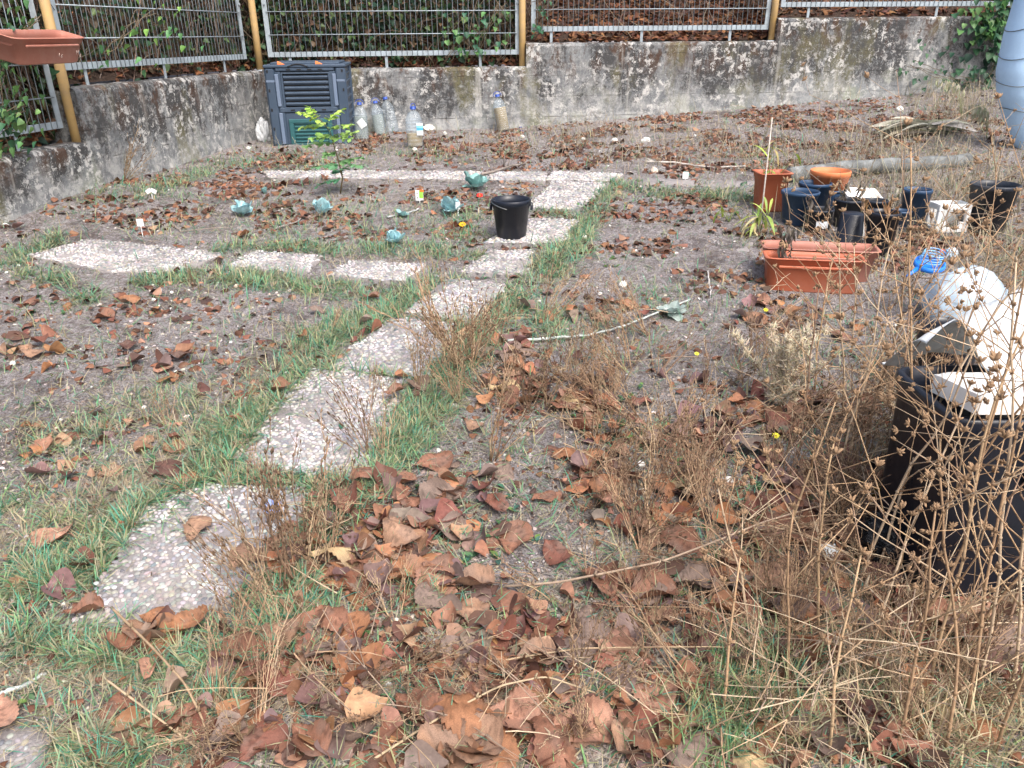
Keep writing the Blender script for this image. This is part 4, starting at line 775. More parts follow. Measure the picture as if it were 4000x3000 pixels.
# ================================================================ bags and crumpled things
def blobmesh(name, c, r, matl, sd, amp=.35, col=(.6, .6, .6), rz=0, parent=None, fr=3., flat=True, ridge=0):
    nu, nv = 56, 34; U = np.linspace(0, 2 * np.pi, nu, endpoint=False); Vv = np.linspace(0.02, np.pi - .02, nv); A, B = np.meshgrid(U, Vv, indexing='ij')
    d = np.stack([np.cos(A) * np.sin(B), np.sin(A) * np.sin(B), np.cos(B)], -1)
    nz = fbm(d[..., 0] * fr + d[..., 2] * fr * .7 + 9, d[..., 1] * fr - d[..., 2] * fr * .6 + sd, sd, 4) - .45
    if ridge: nz = nz - ridge * np.abs(fbm(d[..., 0] * fr * 1.6 + d[..., 2] * 2 + 5, d[..., 1] * fr * 1.6 + d[..., 2] * 2.2 + sd, sd + 9, 3) - .45)
    rr = 1 + amp * nz * 2; Pn = d * np.array(r) * rr[..., None]
    if flat: Pn[..., 2] = np.where(Pn[..., 2] < -.55 * r[2], -.55 * r[2] + .15 * (Pn[..., 2] + .55 * r[2]), Pn[..., 2]) + .55 * r[2]
    i = np.arange(nu)[:, None] * nv; i2 = ((np.arange(nu) + 1) % nu)[:, None] * nv; j = np.arange(nv - 1)[None]
    m = MB(); m.add(Pn.reshape(-1, 3), [np.stack([i + j, i + j + 1, i2 + j + 1, i2 + j], -1).reshape(-1, 4)], col)
    m.add([[0, 0, float(Pn[:, 0, 2].mean())], [0, 0, float(Pn[:, -1, 2].mean())]], [np.zeros((0, 3), int)], col)
    return m.build(name, matl, parent, True, c, rz)
M_bagw = m_clear('white_bag_film', (.80, .83, .85), .85, .4, .02, 20)
g = G(571, 303); tag(blobmesh('plastic_bag', g, (.06, .05, .13), M_bagw, 3, .5, ridge=.8), 'crumpled white carrier bag tucked at the left foot of the composter', 'bag')
g = G(926, 282); tag(blobmesh('crumpled_paper', g, (.06, .04, .035), M_paint, 8, .4, (.7, .66, .6), ridge=.6), 'crumpled off-white paper beside the wide labelled bottle', 'paper')
g = G(2072, 690); t = thing('clear_bag', 'big clear plastic bag full of empty film, behind the black bin', 'bag', g, 0)
blobmesh('bag_film', (0, 0, .0), (.19, .15, .16), M_bag, 5, .16, rz=.2, parent=t, fr=2., ridge=.9); blobmesh('bag_filling', (0.0, 0, .01), (.15, .11, .11), M_bagw, 15, .5, parent=t, fr=3.5, ridge=1.)
gl = at_y(*q_(3628, 1040), g[1] - .02); t = thing('blue_lid', 'bright blue ring lid with coiled strap on the clear bag', 'lid', gl, 0)
m = MB(); lathe(m, [(0, 0), (.062, 0), (.066, .006), (.062, .022), (.055, .022), (.054, .006), (0, .005)], (.5, .5, .5), 30); tube(m, [(-.06, 0, .004), (-.10, -.01, -.006), (-.125, -.015, -.014)], [.011, .008, .005], (.5, .5, .5), 6); tube(m, [(.055, 0, .012), (.085, .01, .016), (.09, .02, .005)], .007, (.5, .5, .5), 6); m.build('lid_ring', M_blueh, t); t.rotation_euler = (.25, -.12, .3)
m = MB(); a = np.linspace(0, 2 * np.pi * 4, 90); tube(m, np.stack([.046 * np.cos(a) + .004 * a / 6, .046 * np.sin(a), .026 + .0018 * a], 1), .0028, (.5, .5, .5), 5); m.build('coiled_strap', m_clear('pale_blue_strap', (.25, .55, .85), .9, .3), t)
for (u, v, r, sd, lb) in ((q_(3470, 1850)[0], q_(3470, 1850)[1], (.055, .05, .05), 21, 'small crumpled black bag touching the left side of the bin'), (q_(3500, 2190)[0], q_(3500, 2190)[1], (.11, .07, .10), 24, 'larger shiny black rubbish bag at the foot of the bin')):
    tag(blobmesh('rubbish_bag', G(u, v), r, M_bbag, sd, .45, fr=3.4, ridge=1.1), lb, 'rubbish bag', 'black bags beside the bin')
g = G(*q_(3235, 2175)); tag(blobmesh('crumpled_foil', g, (.035, .028, .022), M_paint, 33, .5, (.62, .64, .64), fr=4, ridge=1.), 'crumpled white and silver wrapper among leaves left of the bin', 'wrapper')
# packet
g = G(*q_(3445, 1935)); t = thing('snack_packet', 'torn yellow and red packet lying against the black bin', 'packet', g, -.1); t.rotation_euler = (.75, .1, -.1)
for (nm, col, z0, z1) in (('red_band', (.42, .015, .02), 0, .03), ('yellow_band', (.85, .62, .05), .03, .055), ('pale_band', (.80, .70, .35), .055, .075)):
    m = MB(); X, Z = np.meshgrid(np.linspace(-.045, .05, 18), np.linspace(z0, z1, 4), indexing='ij'); Yc = .008 * np.sin(X * 90 + Z * 60) + .01 * (fbm(X * 60, Z * 60, 3, 2) - .4); Z2 = Z + .008 * np.sin(X * 60 + 1)
    m.add(np.stack([X, Yc, Z2], -1).reshape(-1, 3), [gridf(18, 4)], col); m.add(np.stack([X, Yc + .012, Z2], -1).reshape(-1, 3), [gridf(18, 4)], col); m.build(nm, M_paint, t)
# ================================================================ pots
def pot(name, x, y, rw, bw, hp, matl, label, cat='plant pot', fill=.6, group='black nursery pots heaped on the right', tilt=(0, 0), lip=.012, rings=0, flip=False, rimh=.1):
    g = G(*q_(x, y)); k = dep(g) / F; R0, R1, H = rw * k / 2, bw * k / 2, hp * k * 1.17 / .93
    t = thing(name, label, cat, (g[0], g[1], g[2] - .006), rng.uniform(0, 6), group); t.rotation_euler = (tilt[0], tilt[1], 0); th = .004
    pr = [(0, 0), (R1 * .9, 0), (R1, .006), (R1 + (R0 - R1) * .86, H * (1 - rimh)), (R0 + .002, H * (1 - rimh)), (R0 + .003, H - .004), (R0 + .003 - lip * .3, H), (R0 - th, H), (R0 - th - .002, H * (1 - rimh)), (R1 + (R0 - R1) * fill - th * 2, H * fill)]
    if rings:
        pr = pr[:3] + [(R1 + (R0 - R1) * z + (.002 if i % 2 else 0), H * z) for i, z in enumerate(np.linspace(.1, .84, rings * 2))] + pr[3:]
    if flip: pr = [(a, H - b) for a, b in pr]
    m = MB(); lathe(m, pr, (.5, .5, .5), 40); m.build('pot_wall', matl, t)
    if not flip:
        n_ = 24; m = MB(); lathe(m, [(0, H * fill - .004 + .006), (R1 * .5, H * fill + .002), (R1 + (R0 - R1) * fill - .008, H * fill - .002)], (.08, .06, .05), n_, wob=.006); m.build('potting_soil', M_soil, t)
    return t, g, R0, H
bk, g, R0, H = pot('bucket', 1998, 926, 148, 110, 124, M_black, 'lone black bucket standing on the path slab', 'bucket', .12, None, rimh=.16)
m = MB(); a = np.linspace(-2.2, .9, 24); tube(m, np.stack([(R0 + .006) * np.cos(a + 3.6), (R0 + .006) * np.sin(a + 3.6), H * .86 + .022 * np.cos(a * 1.2 + .8)], 1), .0028, (.4, .42, .45), 6); m.build('wire_handle', M_wire, bk)
m = MB()
for s in (-1, 1): cbox(m, (s * (R0 + .006), -.01, H * .82), (.008, .016, .02), b=.004)
m.build('handle_lug', M_black, bk)
pot('plant_pot', 3110, 868, 140, 105, 100, M_bluebk, 'wide blue-black pot with a muddy foot, in front at the left', fill=.35)
pot('plant_pot', 3168, 832, 121, 96, 100, M_bluebk, 'blue-black pot between the muddy-footed pot and the orange pot', fill=.5)
tb, g, R0, H = pot('plant_pot', 3190, 902, 104, 88, 72, M_black2, 'low black pot with a white sticker, second in the front row', fill=.4)
m = MB(); X, Z = np.meshgrid(np.linspace(-.5, .5, 8), [0, 1], indexing='ij'); m.add(np.stack([(R0 * .93) * np.sin(X), -(R0 * .935) * np.cos(X), H * .25 + Z * H * .3], -1).reshape(-1, 3), [gridf(8, 2)], (.7, .74, .78)); m.build('sticker', M_paint, tb)
pot('plant_pot', 3300, 876, 104, 84, 84, M_black2, 'black pot with dead stalks, in the middle of the heap', fill=.5)
pot('plant_pot', 3312, 942, 104, 84, 92, M_black, 'upturned black pot right behind the long troughs', fill=.5, flip=True)
pot('plant_pot', 3404, 876, 92, 76, 80, M_black2, 'black pot holding pale grass, in the back of the heap', fill=.7)
pot('plant_pot', 3426, 985, 116, 92, 130, M_black, 'tall black pot with a brown withered plant', fill=.72)
pot('plant_pot', 3506, 905, 70, 56, 72, M_bluebk, 'small blue-grey pot at the right end of the front row', fill=.5)
pot('plant_pot', 3558, 872, 104, 84, 112, M_bluebk, 'dark blue pot just left of the white crate', fill=.6)
pot('plant_pot', 3845, 900, 170, 130, 145, M_black2, 'largest black pot, right of the white crate', fill=.6)
pot('plant_pot', 3246, 815, 92, 70, 60, M_bluebk, 'squat bright blue pot in front of the orange pot', fill=.6, rings=2)
pot('plant_pot', 3223, 806, 146, 112, 112, M_terra3, 'round orange pot beside the fallen timber', fill=.45, group=None, rimh=.16)
def rrect(m, prof, k=40, rad=.012, col=(.5, .5, .5), cap_top=None):
    t = np.arange(k) * 2 * np.pi / k + .0001; loops = []
    for (hx, hy, z) in prof:
        e = 9; c, s = np.cos(t), np.sin(t); q = (np.abs(c / hx) ** e + np.abs(s / hy) ** e) ** (-1 / e); loops.append(np.stack([q * c, q * s, np.full(k, z)], 1))
    # resample angles so that corners are kept
    i = np.arange(len(prof) - 1)[:, None] * k; j = np.arange(k)[None]; j2 = (j + 1) % k
    m.add(np.concatenate(loops), [np.stack([i + j, i + j2, i + k + j2, i + k + j], -1).reshape(-1, 4)], col)
def rangles(m): pass
def trough(c, rz, L, D, H, matl, label, tap=.88, ledge=True, fill=.15, tilt=(0, 0), foot=True, cat='planter', group=None, name='planter_trough'):
    t = thing(name, label, cat, c, rz, group); t.rotation_euler = (tilt[0], tilt[1], rz); hx, hy = L / 2, D / 2; b = tap; lp = .012
    m = MB(); rrect(m, [(.001, .001, .004), (hx * b * .97, hy * b * .95, .004), (hx * b, hy * b, .012), (hx * (b + .8 * (1 - b)) - lp, hy * (b + .8 * (1 - b)) - lp, H - .035), (hx - lp, hy - lp, H - .034), (hx - lp * .8, hy - lp * .8, H - .006), (hx, hy, H - .004), (hx, hy, H), (hx - .016, hy - .016, H), (hx - .018, hy - .018, H - .03), (hx * (b + (1 - b) * fill) - .012, hy * (b + (1 - b) * fill) - .012, H * fill)], 96); m.build('trough_shell', matl, t)
    m = MB(); rrect(m, [(.001, .001, H * fill + .004), (hx * .5, hy * .5, H * fill + .003), (hx * (b + (1 - b) * fill) - .013, hy * (b + (1 - b) * fill) - .013, H * fill)], 48, col=(.1, .08, .07)); m.build('potting_soil', M_soil, t)
    if ledge:
        m = MB()
        for s in (-1, 1): cbox(m, (0, s * (hy - .002), H - .040), (hx * .72, .006, .006), b=.003)
        m.build('ledge', matl, t, smooth=False)
    return t
g1 = G(*q_(2996, 1139)); g2 = G(*q_(3344, 1160)); rz1 = math.atan2(g2[1] - g1[1], g2[0] - g1[0]); c1 = (g1 + g2) / 2; L1 = np.linalg.norm(g2 - g1) / .885
nb = np.array([-math.sin(rz1), math.cos(rz1), 0]); ux = np.array([math.cos(rz1), math.sin(rz1), 0])
trough(c1 + nb * .085 - [0, 0, .004], rz1, L1, .17, .172, M_terra, 'bright terracotta trough, the nearer of the pair, dead plants inside', .885, group='long terracotta troughs')
trough(c1 + nb * .245 + ux * .055 + [0, 0, .008], rz1 - .02, L1 * 1.2, .19, .17, M_terra2, 'faded pinkish trough, the farther and longer of the pair', .85, group='long terracotta troughs')
sg = G(*q_(3008, 826)); k = dep(sg) / F; trough(sg + [0.0, .05, -.004], .03, 132 * k, 120 * k, 150 * k, M_terra, 'square terracotta pot with a leafy pepper plant, by the bamboo stake', .72, ledge=False, fill=.75, cat='plant pot', name='plant_pot')
# hanging trough on the fence with chalk marks
hd = lpt(2.62); ha = math.atan2(-LD[1], -LD[0]); L3 = .58; hc = lpt(2.50 + L3 / 2 + .10) - LN * .125
ht = trough((hc[0], hc[1], 1.375), ha, L3, .19, .15, M_terra2, 'terracotta trough hanging on the mesh at top left, chalk-marked', .84, fill=.1, tilt=(.26, 0))
m = MB(); yf = -.19 / 2 * .93 - .001
def chalk(strokes, x0, z0, s):
    for st in strokes: tube(m, [(x0 + a * s, yf - .004 - .002 * (b - .5), z0 + b * s) for a, b in st], .0012, (.75, .6, .52), 4)
_ = 0; chalk([[(0, 0), (.05, 1)], [(.05, 1), (.35, .4)], [(.35, .4), (.65, 1)], [(.65, 1), (.75, 0)]], .19, .055, .026)
chalk([[(.6, 1), (.15, .75), (0, .35), (.2, 0), (.6, .1), (.65, .4), (.3, .5), (.05, .35)]], .217, .042, .018)
chalk([[(0, 0), (.05, 1)]], .045, .045, .024); chalk([[(.6, 1), (.15, .75), (0, .35), (.2, 0), (.6, .1), (.65, .4), (.3, .5), (.05, .35)]], .06, .042, .018)
m.build('chalk_mark', M_paint, ht)
# white crate, trays
def frame_crate(c, rz, w_, d_, h_, tilt, label, name='white_crate'):
    t = thing(name, label, 'crate', c, rz); t.rotation_euler = (*tilt, rz); m = MB(); b = .012
    for x in (-1, 1):
        for y in (-1, 1): m = MB(); cbox(m, (x * (w_ / 2 - b), y * (d_ / 2 - b), h_ / 2), (b, b, h_ / 2), b=.003); m.build('corner_post', M_white, t, smooth=False)
    for z, hh in ((h_ - .016, .016), (.014, .014)):
        m = MB()
        for y in (-1, 1): cbox(m, (0, y * (d_ / 2 - b * .7), z), (w_ / 2 - 2 * b, b * .65, hh), b=.002)
        for x in (-1, 1): cbox(m, (x * (w_ / 2 - b * .7), 0, z), (b * .65, d_ / 2 - 2 * b, hh), b=.002)
        m.build('crate_rail', M_white, t, smooth=False)
    m = MB()
    for x in (-1, 1): cbox(m, (x * w_ * .32, -d_ / 2 + b * .7, h_ * .22), (w_ * .14, b * .4, h_ * .14), b=.002, rot=rotm('Y', 12 * x))
    m.build('crate_side', M_white, t, smooth=False); m = MB(); cbox(m, (0, d_ / 2 - b * 2.2, h_ / 2), (w_ / 2 - 2.2 * b, b * .3, h_ / 2 - .03), b=.002); m.build('crate_back', M_white, t, smooth=False)
frame_crate(G(*q_(3700, 905)) + [0, .03, 0], .05, .19, .12, .16, (0, 0), 'open white plastic crate between the dark blue and largest black pots')
g = G(*q_(3385, 850)); t = thing('polystyrene_tray', 'white tray lying across the black pots at the back', 'tray', g + [0, .12, .10], .1); t.rotation_euler = (.35, .06, .1)
m = MB(); cbox(m, (0, 0, 0), (.11, .07, .006), b=.003)
for s in (-1, 1): cbox(m, (0, s * .067, .012), (.11, .005, .014), b=.003); cbox(m, (s * .107, 0, .012), (.005, .062, .014), b=.003)
m.build('tray_body', M_styro, t, smooth=False)
g = G(*q_(3355, 930)); m = MB(); cbox(m, (0, 0, .055), (.022, .002, .06), b=.001, rot=rotm('Y', -14)); o = m.build('white_tag', M_white, None, False, g); tag(o, 'white plastic strip stuck upright between the black pots', 'strip')
# ================================================================ timber, sticks
a = G(*q_(3085, 722)); b = G(*q_(3790, 650)); n_ = 30; t_ = np.linspace(0, 1, n_)[:, None]; pt = a * (1 - t_) + b * t_ + [0, .05, .045]; pt[:, 2] += .012 * np.sin(t_[:, 0] * 5)
m = MB(); tube(m, pt, .05 + .004 * np.sin(np.arange(n_) * .9), np.array([(.17, .18, .18)]) * (1 + .25 * np.sin(np.arange(n_) * 1.7))[:, None], 16); tag(m.build('timber_log', M_wood), 'weathered grey round timber lying behind the orange pot', 'log')
def stick(pts, r, col, label, lift=.008, forks=(), name='stick', n=8, wob=.006, cat='stick'):
    g = np.array([G(u, v) for u, v in pts]); g[:, 2] += lift; s = np.linspace(0, len(g) - 1, n * (len(g) - 1)); q = np.stack([np.interp(s, np.arange(len(g)), g[:, i]) for i in range(3)], 1)
    q += rng.normal(0, wob * .25, q.shape); m = MB(); cs = np.array(col)[None] * (1 + .35 * (rng.random((len(q), 1)) - .5)); tube(m, q, np.linspace(r, r * .6, len(q)), cs, 7)
    for (i, d, L) in forks:
        k = int(i * (len(q) - 1)); d = np.array(d, float); tube(m, [q[k], q[k] + d * L * .5 + [0, 0, .005], q[k] + d * L], [r * .6, r * .45, r * .2], cs[k], 5)
    return tag(m.build(name, M_wood), label, cat)
LICH = (.42, .46, .44)
stick([(1098, 744), (1180, 742), (1270, 733), (1335, 717), (1400, 692), (1490, 655)], .0065, LICH, 'long lichen-white stick lying across the weeds mid-right', .02)
stick([(1040, 386), (1075, 376), (1105, 366), (1135, 362)], .011, (.22, .19, .17), 'forked grey-brown branch lying on the far slabs', .03, [(.5, (.1, .1, 1.2), .10), (.6, (.25, .1, .7), .09), (.3, (-.1, .2, .6), .06), (.9, (.6, -.2, .1), .12)], 'forked_branch', cat='branch')
stick([(-8, 1512), (50, 1488), (104, 1460)], .0072, LICH, 'short mottled grey stick at the bottom left edge', .008)
stick([(342, 450), (366, 478), (392, 503)], .006, (.25, .21, .18), 'bent brown twig beside the white square label', .012, [(1., (.9, .1, .05), .35)])
stick([(1392, 354), (1450, 356), (1540, 368), (1610, 362)], .009, (.48, .44, .40), 'bleached stick lying beyond the blue-green seedling with tag', .014, [(.1, (-.4, .2, .2), .12)])
stick([(1528, 590), (1532, 615), (1535, 642)], .0045, (.5, .47, .45), 'short bleached twig left of the terracotta troughs', .01)
stick([(592, 497), (640, 480), (655, 470)], .005, (.27, .24, .22), 'thin twig lying near the middle cabbage seedling', .01)
stick([(835, 474), (880, 466), (905, 455)], .007, (.40, .42, .42), 'pale flaky stick left of the tagged cabbage', .01)
g = G(*q_(2965, 912)); m = MB(); tube(m, [(0, 0, -.02), (-.002, .0, .25), (-.008, 0, mp(g, 228) / .95)], [.0045, .0045, .0035], (.50, .45, .40), 7); tag(m.build('bamboo_stake', M_wood, None, True, g), 'thin upright bamboo stake left of the square terracotta pot', 'stake')
# ================================================================ white stones
STN = [(1327, 307, 22, 'pointed white stone left of another near the back wall'), (1395, 305, 20, 'rough white stone right of the pointed one near the back wall'), (1412, 371, 22, 'pinkish white stone below the bleached stick'), (961, 289, 11, 'small white stone right of the wide bottle'), (896, 324, 15, 'white stone at the foot of the wide labelled bottle'),
 (537, 321, 12, 'flat white stone left of the composter front'), (1345, 616, 24, 'bright white chunk in the grass beyond the leafy bed'), (1385, 1003, 22, 'round white stone, uppermost of the three on the leafy soil'), (1401, 1023, 15, 'jagged white stone, middle of the three on the leafy soil'), (1387, 1062, 17, 'smooth white stone, lowest of the three on the leafy soil'),
 (1570, 1041, 30, 'broad white stone half hidden right of the three'), (12, 488, 15, 'white stone at the left edge near the wall'), (727, 327, 8, 'tiny white stone below the green sapling'), (1263, 515, 15, 'white stone chip right of the black bucket'), (1296, 634, 11, 'cream stone chip left of the bright white chunk'), (511, 623, 13, 'tan pebble below the cross path'),
 (333, 652, 10, 'small white stone near the orange leaf on the left'), (372, 636, 9, 'white stone beside the brown leaf on the left'), (30, 793, 16, 'white stone among grit at the left edge'), (1942, 240, 20, 'flat pale stone near the dried palm leaves'), (1500, 296, 8, 'small white stone near the far leaf litter'), (1260, 302, 9, 'small white stone left of the pointed one'), (780, 345, 9, 'small pale stone behind the sapling'),
 (1128, 297, 12, 'pale stone in the litter near the lone murky bottle'), (310, 880, 12, 'white stone in the dry grass at left'), (1100, 485, 0, ''), (1090, 990, 8, 'white chip on bare soil by the leafy bed'), (1500, 1120, 9, 'small white stone right of the pale yellow leaf'), (1360, 1175, 9, 'white speck stone above the curved stem'), (880, 308, 0, ''), (1980, 262, 0, '')]
for i, (u, v, s, lb) in enumerate(STN):
    if not s: continue
    g = G(u, v); r = mp(g, s) / 2 * .88; o = blobmesh('white_stone', g - [0, 0, r * .12], (r, r * .85, r * .75), M_stone, 60 + i, .42, (.72, .70, .66) if 'pink' not in lb and 'tan' not in lb else (.62, .5, .42), rng.uniform(0, 6), fr=1.6, flat=True, ridge=.5); tag(o, lb, 'stone', 'white stones scattered over the plot')
# ================================================================ cabbage seedlings, labels
def cabbage(u, v, s, label, upright=.9, col=(.36, .58, .62), nL=9):
    g = G(u, v); W = mp(g, s) * 1.3; t = thing('cabbage_plant', label, 'cabbage', g, rng.uniform(0, 6), 'blue-green cabbage seedlings')
    L = []
    for k in range(nL):
        nr, nc = 9, 9; T, Sx = np.meshgrid(np.linspace(0, 1, nr), np.linspace(-1, 1, nc), indexing='ij'); w_ = .46 * np.sin(np.pi * np.clip(T * .93 + .05, 0, 1) ** .8) ** .6
        x = Sx * w_; op = upright * (1 - .8 * k / nL); y = T; z = .7 * x * x + .07 * np.sin(T * 9 + k) * np.abs(Sx) ** 2 + .035 * np.cos(Sx * 12 + k * 2) * T
        z = z + .25 * T ** 2; V = np.stack([x, y, z], -1).reshape(-1, 3); a = k * 2.4; e = .95 * upright - .10 * k + .25 * (k % 2)
        Rm = rots(np.array([a]), np.array([e]), np.array([0.]))[0]; V = (V @ Rm.T) * W * rng.uniform(.50, .68); V[:, 2] += W * .10
        m = MB(); m.add(V, [gridf(nr, nc)], np.array(col) * rng.uniform(.8, 1.2) * (1 + .35 * np.exp(-(Sx.reshape(-1, 1) * 5) ** 2))); m.build('leaf', M_green, t)
    m = MB(); tube(m, [(0, 0, -.01), (0, 0, W * .14)], [.005, .007], (.2, .3, .2), 6); m.build('stalk', M_green, t); return t
cabbage(525, 466, 38, 'open pale blue cabbage seedling, leftmost of the bed'); cabbage(697, 464, 40, 'rounded blue cabbage seedling in the middle of the bed', 1.15); cabbage(975, 464, 44, 'cabbage seedling beside the white tag, left of the bucket'); cabbage(853, 530, 38, 'upright nibbled cabbage seedling nearest the cross path', 1.1)
cabbage(1028, 408, 44, 'ragged cabbage seedling at the edge of the far slabs', .7, (.24, .44, .42)); cabbage(572, 420, 16, 'tiny cabbage seedling in the back row', 1., (.28, .48, .48), 6); cabbage(1482, 386, 18, 'small seedling behind a white tag, far right of the slabs', 1., (.22, .42, .40), 6); cabbage(870, 470, 22, 'flattened cabbage seedling left of the tagged one', .5, (.28, .46, .46), 6)
cabbage(1450, 680, 44, 'large silvery sprawling cabbage right of the white chunk', .4, (.38, .46, .43), 9)
def plabel(u, v, h, label, col=(.82, .86, .88), bend=False, head=(16, 20), rz=.1, extra=None):
    g = G(u, v); t = thing('plant_label', label, 'plant label', g, rz, 'white plant labels'); k = mp(g, 1); W, H = head[0] * k / 2, head[1] * k / 2; Hs = h * k
    m = MB(); cbox(m, (0, 0, (Hs - 2 * H) / 2), (.0022, .0007, (Hs - 2 * H) / 2 + .004), b=.0003); m.build('label_stem', M_white, t, smooth=False); m = MB()
    if bend:
        for s in (-1, 1): cbox(m, (s * W * .5, 0, Hs - H * 1.1), (W * .62, .0008, H * .55), b=.0003, rot=rotm('Y', 32 * s))
    else: cbox(m, (0, 0, Hs - H), (W, .0008, H), b=.0003)
    hd_ = m.build('label_head', M_white, t, smooth=False)
    if extra:
        for (cx_, cz_, hx_, hz_, c) in extra:
            m = MB(); cbox(m, (cx_ * W, -.0014, Hs - H + cz_ * H), (hx_ * W, .0004, hz_ * H), c, b=.0001); m.build('printed_patch', M_paint, t, smooth=False)
plabel(309, 512, 40, 'upright white square label at the left end of the bed', head=(14, 16)); plabel(330, 432, 26, 'white label folded into a chevron near the left wall', bend=True, head=(20, 16))
plabel(907, 440, 28, 'white plant label with a green and orange print', head=(17, 22), extra=[(.45, .2, .5, .75, (.30, .62, .08)), (.6, .85, .5, .22, (.9, .22, .04)), (-.55, .35, .12, .12, (.05, .05, .05)), (-.55, -.45, .12, .12, (.05, .05, .05))])
plabel(990, 468, 30, 'plain white label right beside the tagged cabbage', head=(10, 16)); plabel(1480, 390, 20, 'round-topped white label in front of the small far seedling', head=(13, 14))
# ================================================================ flowers
def flower(u, v, h, size, col, label, cc=(.5, .3, .05), name='flower', npet=8):
    g = G(u, v); k = mp(g, 1); t = thing(name, label, 'flower', g, 0); r = size * k / 2; m = MB(); tube(m, [(0, 0, 0), (.004, 0, h * k * .5), (0, 0, h * k)], [.0015, .0012, .001], (.08, .14, .05), 5); m.build('flower_stem', M_green, t)
    tv = leaf_tpl('oval', 5, 4, .4, .2); a = np.linspace(0, 6.283, npet, endpoint=False); m = MB(); scatter(m, tv[0] * [1.3, 1, 1], tv[1], np.tile([[0, 0, h * k]], (npet, 1)), rots(a, np.full(npet, .35), np.zeros(npet)), np.full(npet, r), rcol(npet, [col], .1)); m.build('petal', M_green, t)
    m = MB(); lathe(m, [(0, -.2 * r), (r * .3, 0), (r * .2, .25 * r), (0, .3 * r)], cc, 8, (0, 0, h * k)); m.build('flower_centre', M_green, t); t.rotation_euler = (.5, 0, 0)
flower(1037, 432, 10, 15, (.85, .03, .02), 'bright red flower in front of the far slabs'); flower(1000, 500, 20, 16, (.85, .48, .02), 'orange-yellow flower left of the black bucket'); flower(1647, 690, 26, 11, (.85, .75, .05), 'yellow flower at the foot of the terracotta troughs'); flower(1655, 745, 26, 13, (.85, .75, .05), 'yellow flower above the spiny thistle')
flower(1672, 950, 15, 16, (.85, .78, .04), 'low yellow flower below the spiny thistle'); flower(1502, 775, 16, 11, (.80, .78, .10), 'small pale yellow flower amid the dry weeds'); flower(603, 1120, 56, 40, (.36, .46, .82), 'pale blue chicory flower over the nearest slab edge', (.3, .35, .6), npet=12)
# ================================================================ sapling with feathery leaves
pz = lambda x, y: ((1000 + x / 2.212) / OV, (y / 2.212) / OV)
gb = G(735, 418); Yb = gb[1]; sap = thing('sapling', 'young feathery-leaved sapling in front of the composter, lime green at the top', 'sapling', gb, 0)
stp = [gb - gb] + [at_y(*pz(x, y), Yb) - gb for x, y in ((748, 1540), (715, 1400), (680, 1280), (645, 1150), (590, 1070), (520, 1000), (470, 940))]
m = MB(); tube(m, stp, np.linspace(.0055, .0015, len(stp)), (.16, .12, .07), 6); m.build('sapling_stem', M_stem, sap)
tips = [(370, 965), (460, 925), (735, 950), (395, 1100), (822, 1078), (862, 1145), (486, 1200), (440, 1262), (812, 1200), (590, 1345), (905, 1360), (505, 1450), (915, 1430), (530, 1610), (690, 1500)]
bases = [(560, 1050), (540, 1020), (600, 1075), (600, 1090), (630, 1120), (650, 1180), (645, 1160), (660, 1235), (655, 1200), (690, 1320), (720, 1400), (722, 1430), (735, 1460), (745, 1540), (730, 1480)]
lv = leaf_tpl('oval', 4, 3, .2, .1)
for i, (a, b) in enumerate(zip(bases, tips)):
    A = at_y(*pz(*a), Yb) - gb; B = at_y(*pz(*b), Yb - rng.uniform(-.12, .16)) - gb; n_ = 11; tt = np.linspace(0, 1, n_)[:, None]; rp = A * (1 - tt) + B * tt; rp[:, 2] += .05 * np.sin(tt[:, 0] * np.pi) * np.linalg.norm(B - A)
    m = MB(); tube(m, rp, np.linspace(.0018, .0008, n_), (.2, .25, .08), 4); d = B - A; yaw = math.atan2(d[1], d[0]) - math.pi / 2; f = np.clip((1500 - b[1]) / 500, 0, 1); c = np.array((.11, .30, .17)) * (1 - f) + np.array((.42, .60, .12)) * f
    qq = 20; s_ = np.repeat([-1, 1], qq // 2); ts = np.tile(np.linspace(.12, 1, qq // 2), 2); pos = np.stack([np.interp(ts, tt[:, 0], rp[:, j]) for j in range(3)], 1)
    scatter(m, lv[0] * [1.25, 1, 1], lv[1], pos, rots(yaw + s_ * 1.15 + rng.normal(0, .1, qq), rng.normal(-.1, .25, qq), rng.normal(0, .3, qq)), rng.uniform(.045, .06, qq) * (1 - .3 * ts), rcol(qq, [c], .15)); m.build('feathery_leaf', M_green, sap)
# ================================================================ peppers with drooping leaves
def pepper(base, hts, label, n=9, col=((.38, .48, .08), (.24, .38, .07), (.50, .46, .20)), H=.25, spread=.09, par=None):
    t = thing('pepper_plant', label, 'pepper plant', base, 0); m = MB(); st = []
    for k in range(4):
        q = [np.array([0, 0, 0.])]; d = np.array([rng.normal(0, .25), rng.normal(0, .2), 1])
        for s in range(6): d = d + rng.normal(0, .14, 3); d /= np.linalg.norm(d); q.append(q[-1] + d * H / 6)
        tube(m, q, np.linspace(.0028, .0012, 7), (.16, .20, .07), 5); st += q[2:]
    m.build('stem', M_stem, t); lt = leaf_tpl('lance', 7, 4, .8, .9)
    for k in range(n):
        p_ = st[rng.integers(len(st))]; m = MB(); scatter(m, lt[0] * [.85, 1, 1], lt[1], [p_], rots(np.array([rng.uniform(0, 6.3)]), np.array([rng.uniform(-.6, .3)]), np.array([0.])), [rng.uniform(.07, .12)], rcol(1, col, .2)); m.build('drooping_leaf', M_green, t)
    return t
pepper(sg + [0, .05, .15], 0, 'lime-green leafy plant growing in the square terracotta pot', 16, H=.27)
